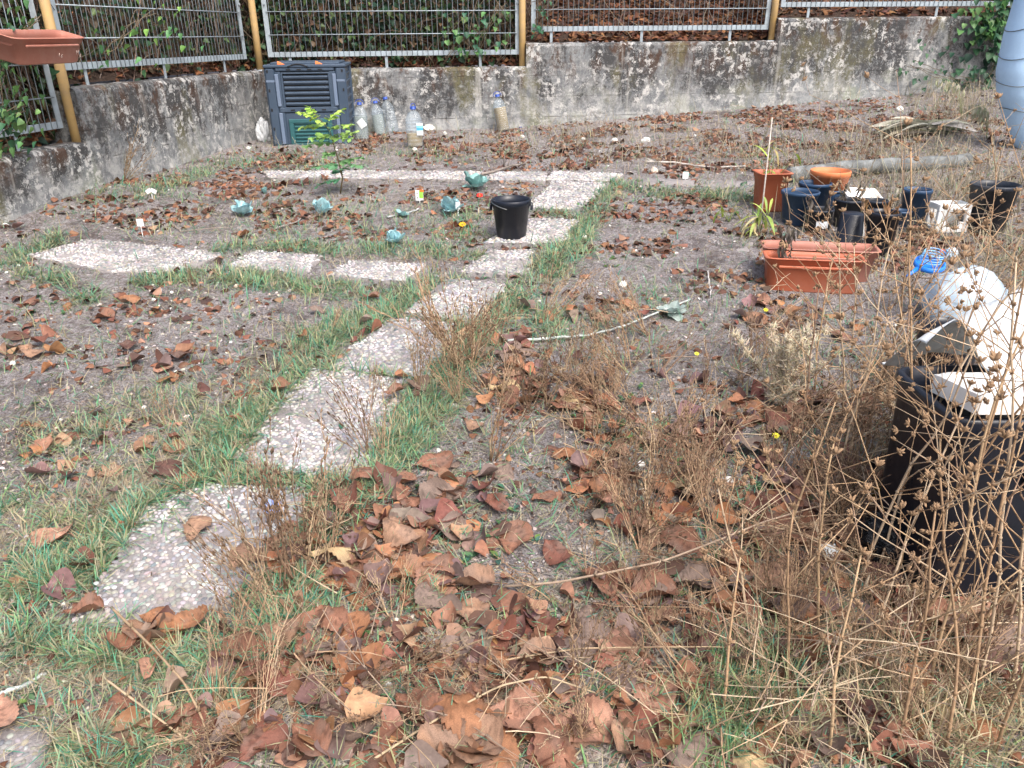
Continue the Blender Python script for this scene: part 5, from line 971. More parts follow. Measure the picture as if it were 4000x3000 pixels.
pepper(G(1640, 500), 0, 'wilting yellow-green plant drooping beside the bamboo stake', 15, H=.22, col=((.42, .52, .12), (.30, .45, .10), (.58, .52, .28))); pepper(G(1575, 478), 0, 'small drooping lime plant left of the bamboo stake', 8, H=.14); pepper(G(1620, 505), 0, 'low clump of hanging yellowing leaves in front of the stake', 9, H=.12, col=((.45, .52, .15), (.6, .54, .3)))
# withered plants in the trough and pots
def withered(c, H, col, label, n=5):
    t = thing('withered_plant', label, 'dead plant', c, 0); m = MB(); tp = []
    for k in range(n):
        q = [np.array([rng.normal(0, .012), rng.normal(0, .01), 0.])]; d = np.array([rng.normal(0, .12), 0, 1])
        for s in range(7): d = d + rng.normal(0, .16, 3); d /= np.linalg.norm(d); q.append(q[-1] + d * H * rng.uniform(.7, 1.1) / 7)
        tube(m, q, np.linspace(.004, .002, 8), col, 5); tp += q[3:]
    m.build('stem', M_stem, t); lt = leaf_tpl('lance', 6, 4, 3, .9, 1); m = MB(); q = len(tp); scatter(m, lt[0] * [1.6, 1, 1], lt[1], tp, rots(rng.uniform(0, 6.3, q), rng.uniform(-1.6, -.8, q), rng.normal(0, .5, q)), rng.uniform(.03, .06, q), rcol(q, [np.array(col) * 1.1], .3)); m.build('shrivelled_leaf', M_litter, t)
DK = (.10, .085, .07)
withered(c1 + nb * .09 + ux * (-.14) + [0, 0, .03], .30, DK, 'dark withered stalk standing in the left part of the near trough'); withered(c1 + nb * .08 + ux * (-.19) + [0, 0, .03], .13, DK, 'short dark withered stalk at the left end of the near trough', 3); withered(c1 + nb * .08 + ux * (-.08) + [0, 0, .03], .12, DK, 'short shrivelled stalk in the middle of the near trough', 3)
withered(G(*q_(3426, 985)) + [0, 0, .10], .22, (.22, .12, .06), 'rusty brown withered plant in the tall black pot'); withered(G(*q_(3300, 876)) + [0, 0, .06], .24, DK, 'dark dead stalks in the middle black pot'); withered(G(*q_(3190, 902)) + [0, 0, .06], .2, DK, 'thin dead stalk behind the low stickered pot', 3)
# ================================================================ black bin and what lies on it
bx = np.array([1.045, 1.60]); bz = float(zg(*bx)) - .02; rz = .02; W_, D_, H_ = .56, .32, .57; e1 = np.array([math.cos(rz), math.sin(rz)]); e2 = np.array([-math.sin(rz), math.cos(rz)]); bc = bx + e1 * W_ / 2 + e2 * D_ / 2
t = thing('black_bin', 'big square black bin on the right, heaped with white rubbish', 'bin', (bc[0], bc[1], bz), rz); hx, hy = W_ / 2, D_ / 2
m = MB(); rrect(m, [(.001, .001, .003), (hx * .88, hy * .88, .003), (hx * .93, hy * .93, .03), (hx * .985, hy * .985, H_ - .07), (hx, hy, H_ - .065), (hx + .008, hy + .008, H_ - .01), (hx + .004, hy + .004, H_), (hx - .008, hy - .008, H_), (hx - .014, hy - .014, H_ - .05), (hx * .9, hy * .9, H_ - .22), (.001, .001, H_ - .2)], 120); m.build('bin_wall', M_black, t)
m = MB(); cbox(m, (0.02, -hy - .006, H_ - .13), (.09, .010, .014), b=.006); cbox(m, (.02, -hy - .004, H_ - .16), (.10, .004, .03), b=.003); m.build('grip', M_black, t, smooth=False)
B0 = np.array([bc[0], bc[1], bz]); loc = lambda x, y, z: B0 + np.array([*(e1 * x + e2 * y), z])
# sheet
n1, n2 = 70, 60; X, Y = np.meshgrid(np.linspace(-.13, .42, n1), np.linspace(-.10, .50, n2), indexing='ij')
rr = np.sqrt(((X - .18) / .33) ** 2 + ((Y - .14) / .30) ** 2); Zs = .585 + .21 * np.exp(-rr ** 2 * 1.1) + .07 * (fbm(X * 6 + 3, Y * 6, 7, 3) - .44) + .035 * np.abs(np.sin(X * 9 + Y * 13 + 2 * fbm(X * 4, Y * 4, 2, 2))) - .10 * np.clip(rr - .8, 0, 2)
out = np.clip(np.maximum(np.abs(X) - hx, np.abs(Y) - hy), 0, 1); Zs = np.maximum(Zs - .35 * out, .44) ; X2 = X + .03 * (fbm(Y * 14, X * 3, 12, 3) - .44); Y2 = Y + .04 * (fbm(X * 12, Y * 2, 14, 3) - .44)
m = MB(); m.add(np.stack([X2, Y2, Zs], -1).reshape(-1, 3), [gridf(n1, n2)], (.8, .8, .8)); m.add(np.stack([X2, Y2, Zs - .004], -1).reshape(-1, 3), [gridf(n1, n2)], (.8, .8, .8)); o = m.build('white_sheet', M_sheet, None, True, B0, rz); tag(o, 'large crumpled white plastic sheet piled on top of the black bin', 'sheet')
m = MB(); n1 = 26; Xb, Yb2 = np.meshgrid(np.linspace(-1, 1, n1), np.linspace(-1, 1, 16), indexing='ij'); ed = np.maximum(np.abs(Xb), np.abs(Yb2)) ** 10; jag = 1 + .05 * (fbm(Xb * 5, Yb2 * 5, 3, 3) - .44)
top = np.stack([Xb * .155 * jag, Yb2 * .085 * jag, .028 - .012 * ed + .006 * fbm(Xb * 4, Yb2 * 4, 9, 3)], -1); bot = top * [1, 1, 0] - [0, 0, .028]
idx = gridf(n1, 16); m.add(top.reshape(-1, 3), [idx], (.8, .8, .8)); m.add(bot.reshape(-1, 3), [idx[:, ::-1]], (.8, .8, .8))
per = [(i, 0) for i in range(n1)] + [(n1 - 1, j) for j in range(1, 16)] + [(i, 15) for i in range(n1 - 2, -1, -1)] + [(0, j) for j in range(14, 0, -1)]; pi_ = np.array([a * 16 + b for a, b in per]); pn = np.roll(pi_, -1); m.n -= 0
off = n1 * 16; m.add(np.concatenate([top.reshape(-1, 3)[pi_], bot.reshape(-1, 3)[pi_]]), [np.stack([np.arange(len(pi_)), (np.arange(len(pi_)) + 1) % len(pi_), (np.arange(len(pi_)) + 1) % len(pi_) + len(pi_), np.arange(len(pi_)) + len(pi_)], 1)], (.8, .8, .8))
o = m.build('polystyrene_block', M_styro, None, True, loc(-.10, -.075, .60), rz + .05); o.rotation_euler = (-.12, .05, rz + .05); tag(o, 'broken white polystyrene block on the near left of the bin', 'polystyrene block')
tag(blobmesh('red_scrap', loc(-.07, -.135, .545), (.03, .015, .02), M_paint, 71, .4, (.55, .06, .05), fr=3), 'red and pink torn scrap under the polystyrene block', 'scrap'); o = blobmesh('green_bottle', loc(.13, -.13, .555), (.05, .02, .025), m_clear('lime_plastic', (.35, .62, .03), .9, .15), 73, .08); tag(o, 'lime green plastic bottle poking from the bin rim', 'bottle')
for i, (x, y, z, rx, ry, lb) in enumerate(((.06, -.07, .59, .10, .07, 'folded white paper hanging over the near bin rim'), (.20, -.08, .60, .10, .07, 'creased white carrier bag at the right of the bin rim'))): 
    tag(blobmesh('paper_scrap', loc(x, y, z - .03), (rx * .8, ry * .6, .05), M_sheet, 80 + i, .5, (.8, .8, .8), fr=2.5, ridge=1.), lb, 'paper')
# ribbed black pot and dark tub behind the bin
pot('ribbed_tub', 3655, 1530, 225, 180, 215, M_black, 'ribbed round black tub standing behind the bin, under the clear bag', 'tub', .75, None, rings=5)
pot('black_tub', 3560, 1830, 130, 110, 205, M_black, 'smooth dark tub at the left side of the bin', 'tub', .5, None)
# ================================================================ rolled blue sheet at the right edge
gq = G(*q_(4025, 575)); Yq = gq[1]; pts = [gq - [0, 0, .02]] + [at_y(*q_(x, y), Yq) for x, y in ((3998, 470), (3994, 370), (3996, 280), (4022, 140), (4060, 0), (4100, -160))]
t = thing('rolled_blue_sheet', 'pale blue corrugated sheet rolled into a pole and wired, at the right edge', 'rolled sheet', gq, 0); rad = [.095, .13, .165, .172, .165, .155, .14]; s = np.linspace(0, 6, 40); pth2 = np.stack([np.interp(s, np.arange(7), np.array(pts)[:, i]) for i in range(3)], 1) - gq; rd = np.interp(s, np.arange(7), rad) * 1.0
k = 90; th = np.arange(k) * 2 * np.pi / k; cor = 1 + .018 * np.sin(th * 30) * (np.cos(th - .2) > -.35); V = pth2[:, None] + rd[:, None, None] * np.stack([np.cos(th) * cor, np.sin(th) * cor, 0 * th], -1)[None]; i = np.arange(39)[:, None] * k; j = np.arange(k)[None]; m = MB(); m.add(V.reshape(-1, 3), [np.stack([i + j, i + (j + 1) % k, i + k + (j + 1) % k, i + k + j], -1).reshape(-1, 4)]); m.build('roll', M_bluepost, t)
for f in (1.5, 2.6, 3.5, 4.3):
    m = MB(); a = np.linspace(0, 2 * np.pi, 40); c = np.array([np.interp(f, np.arange(7), np.array(pts)[:, i]) for i in range(3)]) - gq; r = np.interp(f, np.arange(7), rad) * 1.03; tube(m, np.stack([c[0] + r * np.cos(a), c[1] + r * np.sin(a), c[2] + .02 * np.sin(a * 2 + f) + .02 * np.cos(a)], 1), .0028, (.1, .1, .1), 5); m.build('tie_wire', M_wire, t)
# ================================================================ climbers, palm leaves, oat grass
def climber(pts, n, sc, pal, label, rad_=.12, name='climbing_ivy', tpl=hv, face=0.):
    c = np.array(pts); t = thing(name, label, 'climber', c[0], 0); m = MB(); q = rng.integers(0, len(c) - 1, n); f = rng.random(n)[:, None]; p_ = c[q] * (1 - f) + c[q + 1] * f + rng.normal(0, rad_, (n, 3)) * [1, .35, 1] - c[0]
    scatter(m, tpl[0], tpl[1], p_, rots(rng.uniform(-1, 1, n) + math.pi + face, rng.uniform(-1.3, -.3, n), rng.normal(0, .4, n)), rng.uniform(*sc, n), rcol(n, pal, .3)); m.build('foliage', M_green, t)
    m = MB()
    for k in range(4):
        z_ = c[:] - c[0] + rng.normal(0, rad_ * .35, c.shape) * [1, .3, 1]; s = np.linspace(0, len(c) - 1, 14); tube(m, np.stack([np.interp(s, np.arange(len(c)), z_[:, i]) for i in range(3)], 1) + rng.normal(0, .01, (14, 3)), .0025, (.15, .12, .08), 4)
    m.build('stem', M_stem, t)
Yw = 8.28; wp = lambda x, y, Y=None: at_y(*q_(x, y), (8.0 * 1 / (1 - .11 * ((x - 2000) / 3250)) if Y is None else Y) - .12)
BR = [(.08, .19, .06), (.04, .12, .05), (.13, .25, .08), (.03, .09, .045)]
climber([wp(3960, -60), wp(3900, 60), wp(3860, 110), wp(3800, 60)], 150, (.05, .09), BR, 'bright green climber spilling over the wall top beside the blue roll', .10)
climber([wp(3940, 20), wp(3920, 120), wp(3890, 220), wp(3860, 330)], 170, (.05, .09), [(.03, .09, .05), (.05, .13, .06), (.025, .07, .045)], 'dark green climber hanging down the wall left of the blue roll', .15)
climber([wp(3850, 330), wp(3700, 300), wp(3560, 250)], 60, (.03, .06), [(.03, .09, .05), (.05, .12, .06)], 'sparse dark shoots low on the right wall', .12)
lw = lambda d, z, o=.02: np.array([*(lpt(d) - LN * o), z])
climber([lw(2.75, 1.6), lw(3.0, 1.45), lw(3.15, 1.2), lw(3.2, 1.0), lw(3.0, 1.1)], 170, (.03, .06), [(.09, .2, .08), (.05, .13, .07), (.14, .26, .09)], 'light green climber through the mesh under the hanging trough', .10, face=-1.3)
climber([lw(2.1, 1.4), lw(1.6, 1.7), lw(1.2, 1.45)], 45, (.035, .06), [(.10, .25, .10), (.2, .38, .1)], 'heart-leaved vine on the left wall mesh', .13, face=-1.3)
bw = lambda d, z, o=-.06: np.array([*(mpt(d) - MN * o), z])
climber([bw(1.7, 1.25), bw(1.9, 1.5), bw(2.0, 1.35), bw(2.3, 1.75)], 60, (.035, .065), [(.04, .12, .07), (.07, .18, .07), (.11, .24, .08)], 'heart-leaved vine hanging at the right end of the middle mesh', .11)
climber([bw(2.6, 1.5), bw(2.62, 1.7), bw(2.7, 1.9)], 16, (.04, .06), [(.06, .18, .09)], 'small vine just right of the weathered yellow post', .05)
g = G(842, 270); climber([g + [0, .25, .02], g + [.02, .28, .15]], 28, (.03, .06), [(.05, .13, .07), (.04, .1, .06)], 'low dark ivy tuft at the wall foot behind the wide bottle', .06); g = G(985, 265); climber([g + [0, .2, .0], g + [.05, .2, .08]], 22, (.02, .04), [(.07, .17, .08)], 'small green tuft at the wall foot between the bottles', .06)
g = G(1990, 290); t = thing('dried_palm_leaves', 'fan of pale dried strap leaves lying near the right wall', 'dried leaves', g, 0); lt = leaf_tpl('lance', 9, 4, 1, .15, .4); m = MB(); q = 60; s_ = rng.choice([-1, 1], q); scatter(m, lt[0] * [.75, 1, 1], lt[1], np.c_[rng.normal(0, .03, q), rng.normal(0, .05, q), rng.uniform(.02, .09, q)], rots(np.where(s_ > 0, -1.45, 1.5) + rng.normal(0, .28, q), rng.normal(.02, .12, q), rng.normal(0, .4, q)), rng.uniform(.2, .42, q), rcol(q, [(.46, .45, .36), (.36, .36, .28), (.25, .26, .19), (.52, .50, .42)], .2)); m.build('strap_leaves', M_litter, t)
def oat(u, v, H, label, n=7, dirx=-1):
    g = G(u, v); t = thing('oat_grass', label, 'grass plant', g, 0); m = MB(); m2 = MB(); ov2 = leaf_tpl('lance', 4, 3, .5, .1); P_ = []
    for k in range(n):
        a = np.linspace(0, 1, 12); sp = rng.uniform(.25, .6) * dirx; q = np.stack([sp * H * a ** 1.8, rng.normal(0, .1) * H * a, H * (a - .35 * a ** 3) * rng.uniform(.8, 1.1)], 1); tube(m, q, np.linspace(.002, .0008, 12), (.33, .34, .20), 4)
        for j in range(14): f = rng.uniform(.6, 1); p_ = np.array([np.interp(f, a, q[:, i]) for i in range(3)]); P_.append(p_ + [rng.normal(0, .02), rng.normal(0, .02), -.02])
    q = len(P_); scatter(m2, ov2[0] * [1.3, 1, 1], ov2[1], P_, rots(rng.uniform(0, 6.3, q), rng.uniform(-1.6, -1.2, q), np.zeros(q)), rng.uniform(.03, .05, q), rcol(q, [(.50, .47, .34), (.36, .37, .24)], .2)); m.build('culm', M_stem, t); m2.build('spikelet', M_litter, t)
oat(2075, 262, .5, 'drooping oat grass against the right wall'); oat(2130, 300, .42, 'pale drooping grass leaning on the blue roll', 9); oat(1990, 470, .3, 'small oat grass tuft behind the white crate', 6)
# ================================================================ dead weeds
STC = [(.44, .29, .17), (.50, .35, .21), (.36, .235, .14), (.54, .41, .28), (.33, .22, .15)]
def bract(n, L, sd):
    r_ = np.random.default_rng(sd); m = MB()
    for k in range(n):
        a = r_.uniform(0, 6.3); e = r_.uniform(.15, 1.25); d = np.array([math.cos(a) * math.sin(e), math.sin(a) * math.sin(e), math.cos(e)]); l = L * r_.uniform(.6, 1.1); side = np.array([-math.sin(a), math.cos(a), 0])
        c = np.array(STC[2]) * r_.uniform(.55, 1.0); tube(m, [d * 0, d * l * .35, d * l * .75, d * l + side * l * .08], [L * .10, L * .20, L * .15, L * .05], c, 5)
    return m
HEADS = []
for k in range(6): o = bract(6 + k % 4, .016 + .002 * (k % 3), 200 + k).build('seed_head', M_stem); HEADS.append(o.data); bpy.data.objects.remove(o)
def grow(m, p, d, L, r, lvl, heads, r_, seg=.075, small=None):
    n = max(2, int(L / seg)); q = [p]; c = np.array(STC[r_.integers(5)]); rr = np.linspace(r, r * .45, n + 1)
    for s in range(n):
        d = d + r_.normal(0, .11 if lvl else .07, 3) + np.array([0, 0, .03 if lvl else .0]); d = d / np.linalg.norm(d); p = p + d * L / n; q.append(p)
        tube(m, [p - d * r * 1.3, p, p + d * r * 1.3], [rr[s] * .9, rr[s] * 1.55, rr[s] * .9], c * .75, 6)
        if s >= (n // 4 if lvl == 0 else 0) and s < n and lvl < 2:
            if r_.random() < (.92 if lvl == 0 else .5):
                a = r_.uniform(0, 6.3); side = np.cross(d, [math.cos(a), math.sin(a), .2]); side /= np.linalg.norm(side) + 1e-9; dd = d * r_.uniform(.5, .9) + side * r_.uniform(.5, .9); grow(m, p, dd / np.linalg.norm(dd), L * r_.uniform(.30, .62) * (1 - .4 * s / n), rr[s] * .62, lvl + 1, heads, r_, seg, small)
        if r_.random() < (.45 if lvl == 0 else .55): heads.append((p, d, r_.uniform(.6, 1.0)))
    heads.append((p, d, 1.1)); tube(m, q, rr, c, 6)
def tall_weed(u, v, H, lean, label, r=.0034):
    g = G(u, v); r_ = np.random.default_rng(int(u * 7 + v)); t = thing('dead_chicory', label, 'dead weed', g, 0, 'tall dead weeds on the right'); m = MB(); heads = []
    d = np.array([lean[0], lean[1], 1.]); d /= np.linalg.norm(d); grow(m, np.zeros(3) - [0, 0, .01], d, H, r * 1.12, 0, heads, r_, .085)
    m.build('stalk', M_stem, t)
    if len(heads) > 34: heads = [heads[i] for i in r_.choice(len(heads), 34, replace=False)]
    for (p_, d_, s_) in heads:
        h = link('seed_head', HEADS[r_.integers(6)], t); h.location = p_; h.rotation_euler = (Vector(d_).to_track_quat('Z', 'Y')).to_euler(); h.scale = (s_ * .8,) * 3
TW = [(1905, 1180, 1.12, (.06, .0), 'tallest dead chicory, its tip reaching over the right wall'), (1950, 1400, 1.05, (.10, .02), 'tall dead chicory crossing the left side of the bin'), (2010, 1480, 1.0, (.06, .05), 'thick tan dead chicory in front of the bin middle'), (2090, 1560, .95, (.0, .08), 'dead chicory with dark seed heads before the bin, at right'), (2150, 1630, .85, (-.08, .1), 'dead chicory rooted near the bottom right corner'),
 (2170, 1380, .95, (-.04, .02), 'dead chicory at the right edge before the bin'), (1850, 1290, .80, (-.02, .05), 'branching dead chicory left of the black rubbish bags'), (1770, 1380, .62, (-.12, .0), 'slanting dead chicory leaning to the left over leaves'), (1700, 1500, .50, (-.15, .05), 'low sprawling dead chicory by the tall green grass'), (1930, 1630, .62, (.12, .10), 'dead chicory at the bottom edge, right of the green grass'),
 (1800, 1080, .82, (.05, .0), 'dead chicory rising in front of the terracotta troughs'), (1730, 960, .60, (-.05, .0), 'dead chicory beside the spiny thistle'), (1870, 980, .80, (.08, .0), 'dead chicory between the troughs and the clear bag'), (2040, 1640, .7, (.05, .1), 'dead chicory near the bottom, right of centre of the straw'), (1960, 800, .62, (.05, .0), 'dead chicory in front of the black pots'), (2150, 700, .6, (0, 0), 'dead chicory behind the clear bag at right edge'), (1840, 760, .5, (-.1, 0), 'thin dead chicory over the right end of the troughs'),
 (1620, 1350, .45, (-.2, .02), 'short dead chicory amid the central leaves'), (2060, 1450, 1.1, (.10, -.02), 'pale straight dead chicory across the bin front'), (1985, 1340, .95, (-.06, .04), 'dead chicory forking widely at the bin corner')]
TW += [(1890, 1240, 1.0, (.12, .03), 'dead chicory just left of the bin, leaning right over it'), (1920, 1100, .85, (-.08, 0), 'dead chicory leaning left beyond the black rubbish bags'), (2110, 1480, 1.05, (-.12, .02), 'tall dead chicory leaning left over the bin at right'), (1860, 1450, .75, (.14, .04), 'stout dead chicory in the straw before the bin'),
 (1760, 850, .55, (.1, 0), 'dead chicory in front of the right half of the troughs'), (1820, 900, .7, (-.12, 0), 'dead chicory slanting left across the troughs'), (1900, 820, .6, (.12, 0), 'dead chicory just left of the clear bag'), (2000, 560, .45, (.1, 0), 'thin dead chicory in front of the white crate'), (2140, 480, .5, (-.1, 0), 'dead chicory right of the largest black pot'), (1680, 1200, .5, (.15, 0), 'dead chicory in the leafy middle, left of the packet'),
 (1560, 1560, .42, (.1, .1), 'short dead chicory inside the tall green grass'), (2180, 1500, .9, (-.15, .0), 'dead chicory half outside the right edge'), (1790, 1640, .5, (.05, .1), 'dead chicory at the bottom edge in pale straw'), (1480, 1080, .34, (.15, 0), 'small dead chicory beside the pale yellow leaf')]
for a in TW: tall_weed(*a)
def long_stem(pts, fac, r, label, col=(.36, .27, .20)):
    g = np.array([EYE + (G(u, v) - EYE) * f for (u, v), f in zip(pts, fac)]); s = np.linspace(0, len(g) - 1, 8 * len(g)); q = np.stack([np.interp(s, np.arange(len(g)), g[:, i]) for i in range(3)], 1)
    for _ in range(3): q[1:-1] = (q[:-2] + q[1:-1] * 2 + q[2:]) / 4
    m = MB(); tube(m, q, np.linspace(r, r * .6, len(q)), col, 7)
    for k in range(5, len(q) - 3, 11): tube(m, [q[k], q[k] + [0, 0, .006], q[k] + [.004, 0, .016]], [r * 1.4, r * 1.2, r * .5], np.array(col) * .7, 5)
    tag(m.build('fallen_stalk', M_stem), label, 'dead stalk', 'long fallen dead stems')
long_stem([(1090, 1262), (1200, 1256), (1310, 1240), (1430, 1215), (1550, 1170), (1650, 1128), (1780, 1090), (1900, 1060)], [.99, .97, .95, .93, .91, .90, .92, .97], .0036, 'long curved bare grey stem arching over the central leaves')
long_stem([(1010, 1450), (1100, 1422), (1250, 1400), (1400, 1395), (1560, 1400), (1720, 1420)], [.99, .98, .97, .96, .97, .99], .0024, 'straight tan stem lying across the lower centre leaves', (.42, .31, .2))
long_stem([(800, 1640), (940, 1560), (1080, 1480), (1180, 1462), (1290, 1500)], [.99, .98, .96, .96, .99], .003, 'arched straw-coloured stem at the bottom centre', (.48, .38, .25))
long_stem([(240, 1310), (330, 1400), (400, 1480), (440, 1560), (465, 1660)], [.96, .95, .95, .96, .99], .0034, 'knobbly dead stem rising at the bottom left of centre', (.34, .24, .15))
long_stem([(230, 1470), (330, 1545), (430, 1620), (480, 1680)], [.97, .97, .98, .99], .0028, 'pale dead stem slanting through the lower left grass', (.45, .34, .22))
# tangle of broken stems lying over one another, one mass
TGB = [(1950, 1250, 260, 300, .8), (1900, 800, 200, 200, 1.), (1800, 900, 220, 200, .8), (2050, 500, 200, 120, .7), (2080, 330, 140, 60, .7), (1600, 1250, 250, 200, .7), (1700, 1550, 320, 130, .9), (1400, 950, 220, 120, .5), (1000, 1600, 300, 70, .4), (700, 1500, 200, 90, .6), (1300, 1500, 250, 120, .5), (1350, 300, 300, 30, .2), (500, 1560, 150, 80, .5), (1500, 780, 200, 80, .4), (620, 1250, 100, 90, .8), (1000, 760, 100, 60, .6)]
p = ground_pts(30000, 7.5); d, u, v = density(p, None, TGB); ok = np.where((rng.random(len(p)) < d * .11) & (u > -60) & (u < 2300))[0]; m = MB()
for i in ok:
    L = rng.uniform(.10, .42) * (.75 if u[i] < 1500 else 1.1); a = rng.uniform(0, 6.3); e = rng.uniform(-.1, .95) if rng.random() < .6 else rng.uniform(-.05, .3); z0 = rng.uniform(.003, .10 if u[i] < 1600 else .22); dd = np.array([math.cos(a) * math.cos(e), math.sin(a) * math.cos(e), math.sin(e)]); c = np.array([(.46, .33, .21), (.38, .26, .165), (.54, .43, .30), (.33, .25, .19)][rng.integers(4)])
    q = [p[i] + [0, 0, z0]]; r_ = rng.uniform(.0009, .0022)
    for s in range(5): dd = dd + rng.normal(0, .10, 3) - [0, 0, .05]; dd /= np.linalg.norm(dd); q.append(q[-1] + dd * L / 5)
    q = np.array(q); q[:, 2] = np.maximum(q[:, 2], zbase(q[:, 0], q[:, 1]) + .004); tube(m, q, np.linspace(r_, r_ * .6, 6), c, 4, cap=False)
    for s in (2, 4):
        if rng.random() < .6: tube(m, [q[s], q[s] + rng.normal(0, .006, 3) + [0, 0, .004], q[s] + rng.normal(0, .008, 3) + [0, 0, .010]], [r_ * 1.5, r_ * 1.7, r_ * .5], c * .7, 4)
        if rng.random() < .4: b = rng.normal(0, 1, 3); b[2] = abs(b[2]) * .6; b /= np.linalg.norm(b); tube(m, [q[s], q[s] + (dd + b) * L * .10, q[s] + (dd + b * 1.1) * L * .22], [r_ * .7, r_ * .6, r_ * .4], c, 4, cap=False)
tag(m.build('stem_tangle', M_stem), kind='stuff')
# small weeds: shared shapes
def small_weed(sd, H, tan, fan, n=8, fine=1.):
    r_ = np.random.default_rng(sd); m = MB()
    for k in range(n):
        a = r_.uniform(0, 6.3); e = r_.uniform(.05, fan); d = np.array([math.cos(a) * math.sin(e), math.sin(a) * math.sin(e), math.cos(e)]); L = H * r_.uniform(.6, 1.15); p = np.array([math.cos(a), math.sin(a), 0]) * .008; q = [p]; ns = 9
        c = np.array([(.36, .24, .15), (.25, .165, .11), (.42, .31, .20)][r_.integers(3)]) * (1.35 if tan else 1)
        for s in range(ns):
            d = d + r_.normal(0, .09, 3) + [0, 0, .04]; d /= np.linalg.norm(d); p = p + d * L / ns; q.append(p)
            if s > 1:
                for _ in range(2 if s > 4 else 1):
                    b = r_.uniform(0, 6.3); dd = d + .9 * np.array([math.cos(b), math.sin(b), .1]); dd /= np.linalg.norm(dd); l = L * r_.uniform(.04, .20); tube(m, [p, p + dd * l * .6, p + (dd + d * .5) * l * .9], [.0011 * fine, .0009 * fine, .0008 * fine], c, 3, cap=False)
                    e2_ = p + (dd + d * .5) * l * .9; tube(m, [e2_, e2_ + d * .005, e2_ + d * .011], [.0012, .0024, .0008], c * .62, 4)
            if r_.random() < .6: tube(m, [p, p + d * .006 + r_.normal(0, .002, 3), p + d * .012], [.001, .0026, .001], c * .6, 4)
        tube(m, q, np.linspace(.0021, .0010, ns + 1) * fine, c, 4)
    return m
SW = []
for k in range(12): o = small_weed(300 + k, .26 + .02 * (k % 5), k % 3 == 0, .45 + .07 * (k % 4), 6 + k % 4).build('dry_weed', M_stem); SW.append((o.data, k % 3 == 0)); bpy.data.objects.remove(o)
REC2 = []
def put_weed(u, v, s, tiltx=0, tilty=0, k=None, lab=None):
    k = int(rng.integers(12)) if k is None else k; g = G(u, v); o = link('dry_weed', SW[k][0]); o.location = g - [0, 0, .01]; o.rotation_euler = (tiltx, tilty, rng.uniform(0, 6.3)); o.scale = (s, s, s * rng.uniform(.9, 1.1)); o['category'] = 'dry weed'; o['group'] = 'small dry branching weeds'
    if lab: o['label'] = lab
    else: REC2.append([o, ('tall ' if s > 1.1 else 'low ' if s < .75 else '') + ('tan' if SW[k][1] else 'brown') + ' dry branching weed', where(u, v), v, u])
for (u, v, s, tx, ty, k, lb) in [(600, 1290, 1.15, 0, -.12, 1, 'dense brown weed clump left of the leaf pile, with a blue flower'), (650, 1260, 1.5, .05, .02, 4, 'tall brown weed clump over the nearest slab corner'), (600, 1370, 1.0, 0, -.25, 7, 'brown weed leaning left over the nearest slab'), (700, 1230, 1.1, 0, .1, 10, 'brown weed standing against the leaf pile'), (650, 1200, 1.0, .1, -.1, 2, 'dark slender weed before the second slab'),
  (1010, 800, 1.35, .1, -.45, 0, 'fan-shaped tan dry bush leaning left over the fourth slab'), (990, 790, 1.3, .05, -.3, 3, 'upright part of the tan dry bush by the fourth slab'), (1020, 790, 1.2, .1, .05, 6, 'right half of the tan dry bush by the fourth slab'), (980, 800, 1.2, .2, -.55, 9, 'lowest sprawling tan stems left of the tan dry bush'), (795, 985, 1.15, .05, -.35, 5, 'thin dark weed leaning over the second slab'), (830, 1000, .9, 0, -.2, 8, 'small weed at the right edge of the second slab'), (905, 840, .9, 0, -.3, 11, 'thin weed leaning over the third slab'), (560, 1250, .9, .1, -.35, 8, 'low dark weed lying over the nearest slab')]: put_weed(u, v, s, tx, ty, k, lb)
WB = [(1250, 880, 180, 90, .8), (1500, 900, 200, 110, 1), (1700, 900, 170, 140, 1), (1400, 760, 200, 70, .6), (1600, 1100, 200, 120, 1), (1400, 1100, 150, 100, .8), (1850, 1150, 160, 120, 1), (1780, 1320, 200, 120, 1), (1500, 1300, 160, 100, .7), (1900, 900, 140, 100, .8), (1250, 1250, 120, 70, .5), (750, 1450, 180, 80, .6), (1150, 1500, 150, 80, .4), (1500, 1500, 200, 90, .6), (1800, 1550, 200, 80, .8), (2080, 1500, 100, 100, .8), (350, 880, 60, 60, .25), (250, 620, 60, 20, .2), (420, 620, 60, 20, .3), (1330, 660, 160, 30, .4), (1750, 700, 60, 60, .5), (480, 1560, 120, 80, .6), (1950, 650, 80, 60, .4), (1250, 700, 120, 60, .5), (1100, 880, 60, 60, .4)]
p = ground_pts(4200, 5.6); d, u, v = density(p, None, WB); d = np.maximum(d, .01); ok = np.where((rng.random(len(p)) < d * .40) & (u > 0) & (u < 2220) & (v < 1670) & ~on_slab(p[:, 0], p[:, 1], 0))[0][:150]
for i in ok: put_weed(u[i], v[i], rng.uniform(.5, 1.15) * (.8 if v[i] > 1300 else 1), rng.normal(0, .45), rng.normal(0, .45))
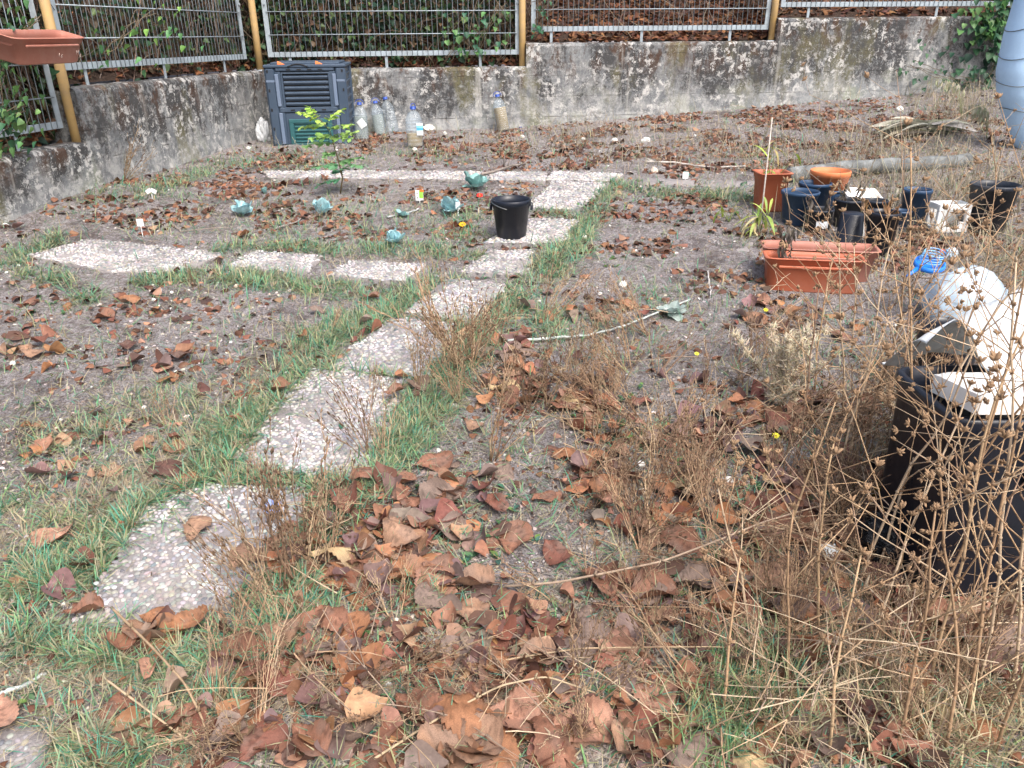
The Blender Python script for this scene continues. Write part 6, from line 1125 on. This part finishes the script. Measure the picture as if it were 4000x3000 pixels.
finish_labels(REC2)
# spiny thistle
g = G(1690, 880); t = thing('thistle', 'pale spiny dried thistle below the terracotta troughs', 'thistle', g, 0); m = MB(); P_ = []
for k in range(11):
    q = [np.array([rng.normal(0, .03), rng.normal(0, .02), 0])]; d = np.array([rng.normal(0, .28), rng.normal(0, .2), 1])
    for s in range(7): d = d + rng.normal(0, .14, 3); d /= np.linalg.norm(d); q.append(q[-1] + d * .37 * rng.uniform(.7, 1) / 7); P_ += [q[-1]] * 4
    tube(m, q, np.linspace(.0035, .002, 8), (.50, .42, .29), 5)
m.build('stem', M_stem, t); m = MB(); cone = np.array([(.08, 0, 0), (-.04, .07, 0), (-.04, -.07, 0), (0, 0, 1.)]); cf = [np.array([[0, 1, 3], [1, 2, 3], [2, 0, 3]])]
pp_ = np.repeat(np.array(P_), 12, 0) + rng.normal(0, .008, (len(P_) * 12, 3)); q = len(pp_); scatter(m, cone, cf, pp_, rots(rng.uniform(0, 6.3, q), rng.uniform(-2.4, .4, q), rng.normal(0, .4, q)), rng.uniform(.012, .034, q), rcol(q, [(.66, .56, .40), (.54, .45, .31), (.72, .64, .50)], .15)); m.build('spines', M_stem, t)
# small blue caps and scraps by the wall
for (x, y, r, c, lb) in ((2033, 498, .012, (.03, .06, .3), 'small blue bottle cap below the lone bottle, upper'), (2036, 513, .013, (.02, .04, .22), 'dark blue cap below the lone bottle, lower')):
    g = G(*q_(x, y)); m = MB(); lathe(m, [(0, .012), (r, .012), (r * 1.05, 0), (0, 0)], c, 14); tag(m.build('bottle_cap', M_paint, None, True, g), lb, 'bottle cap', 'lost bottle caps')
g = G(*q_(3715, 1000)); tag(blobmesh('plastic_scrap', g, (.03, .025, .03), M_paint, 91, .4, (.55, .68, .8), ridge=.6), 'small pale blue plastic scrap behind the clear bag', 'scrap'); g = G(*q_(3680, 985)); tag(blobmesh('bottle_cap', g, (.016, .014, .014), M_paint, 92, .2, (.75, .10, .10)), 'small pinkish red cap behind the blue lid', 'cap')
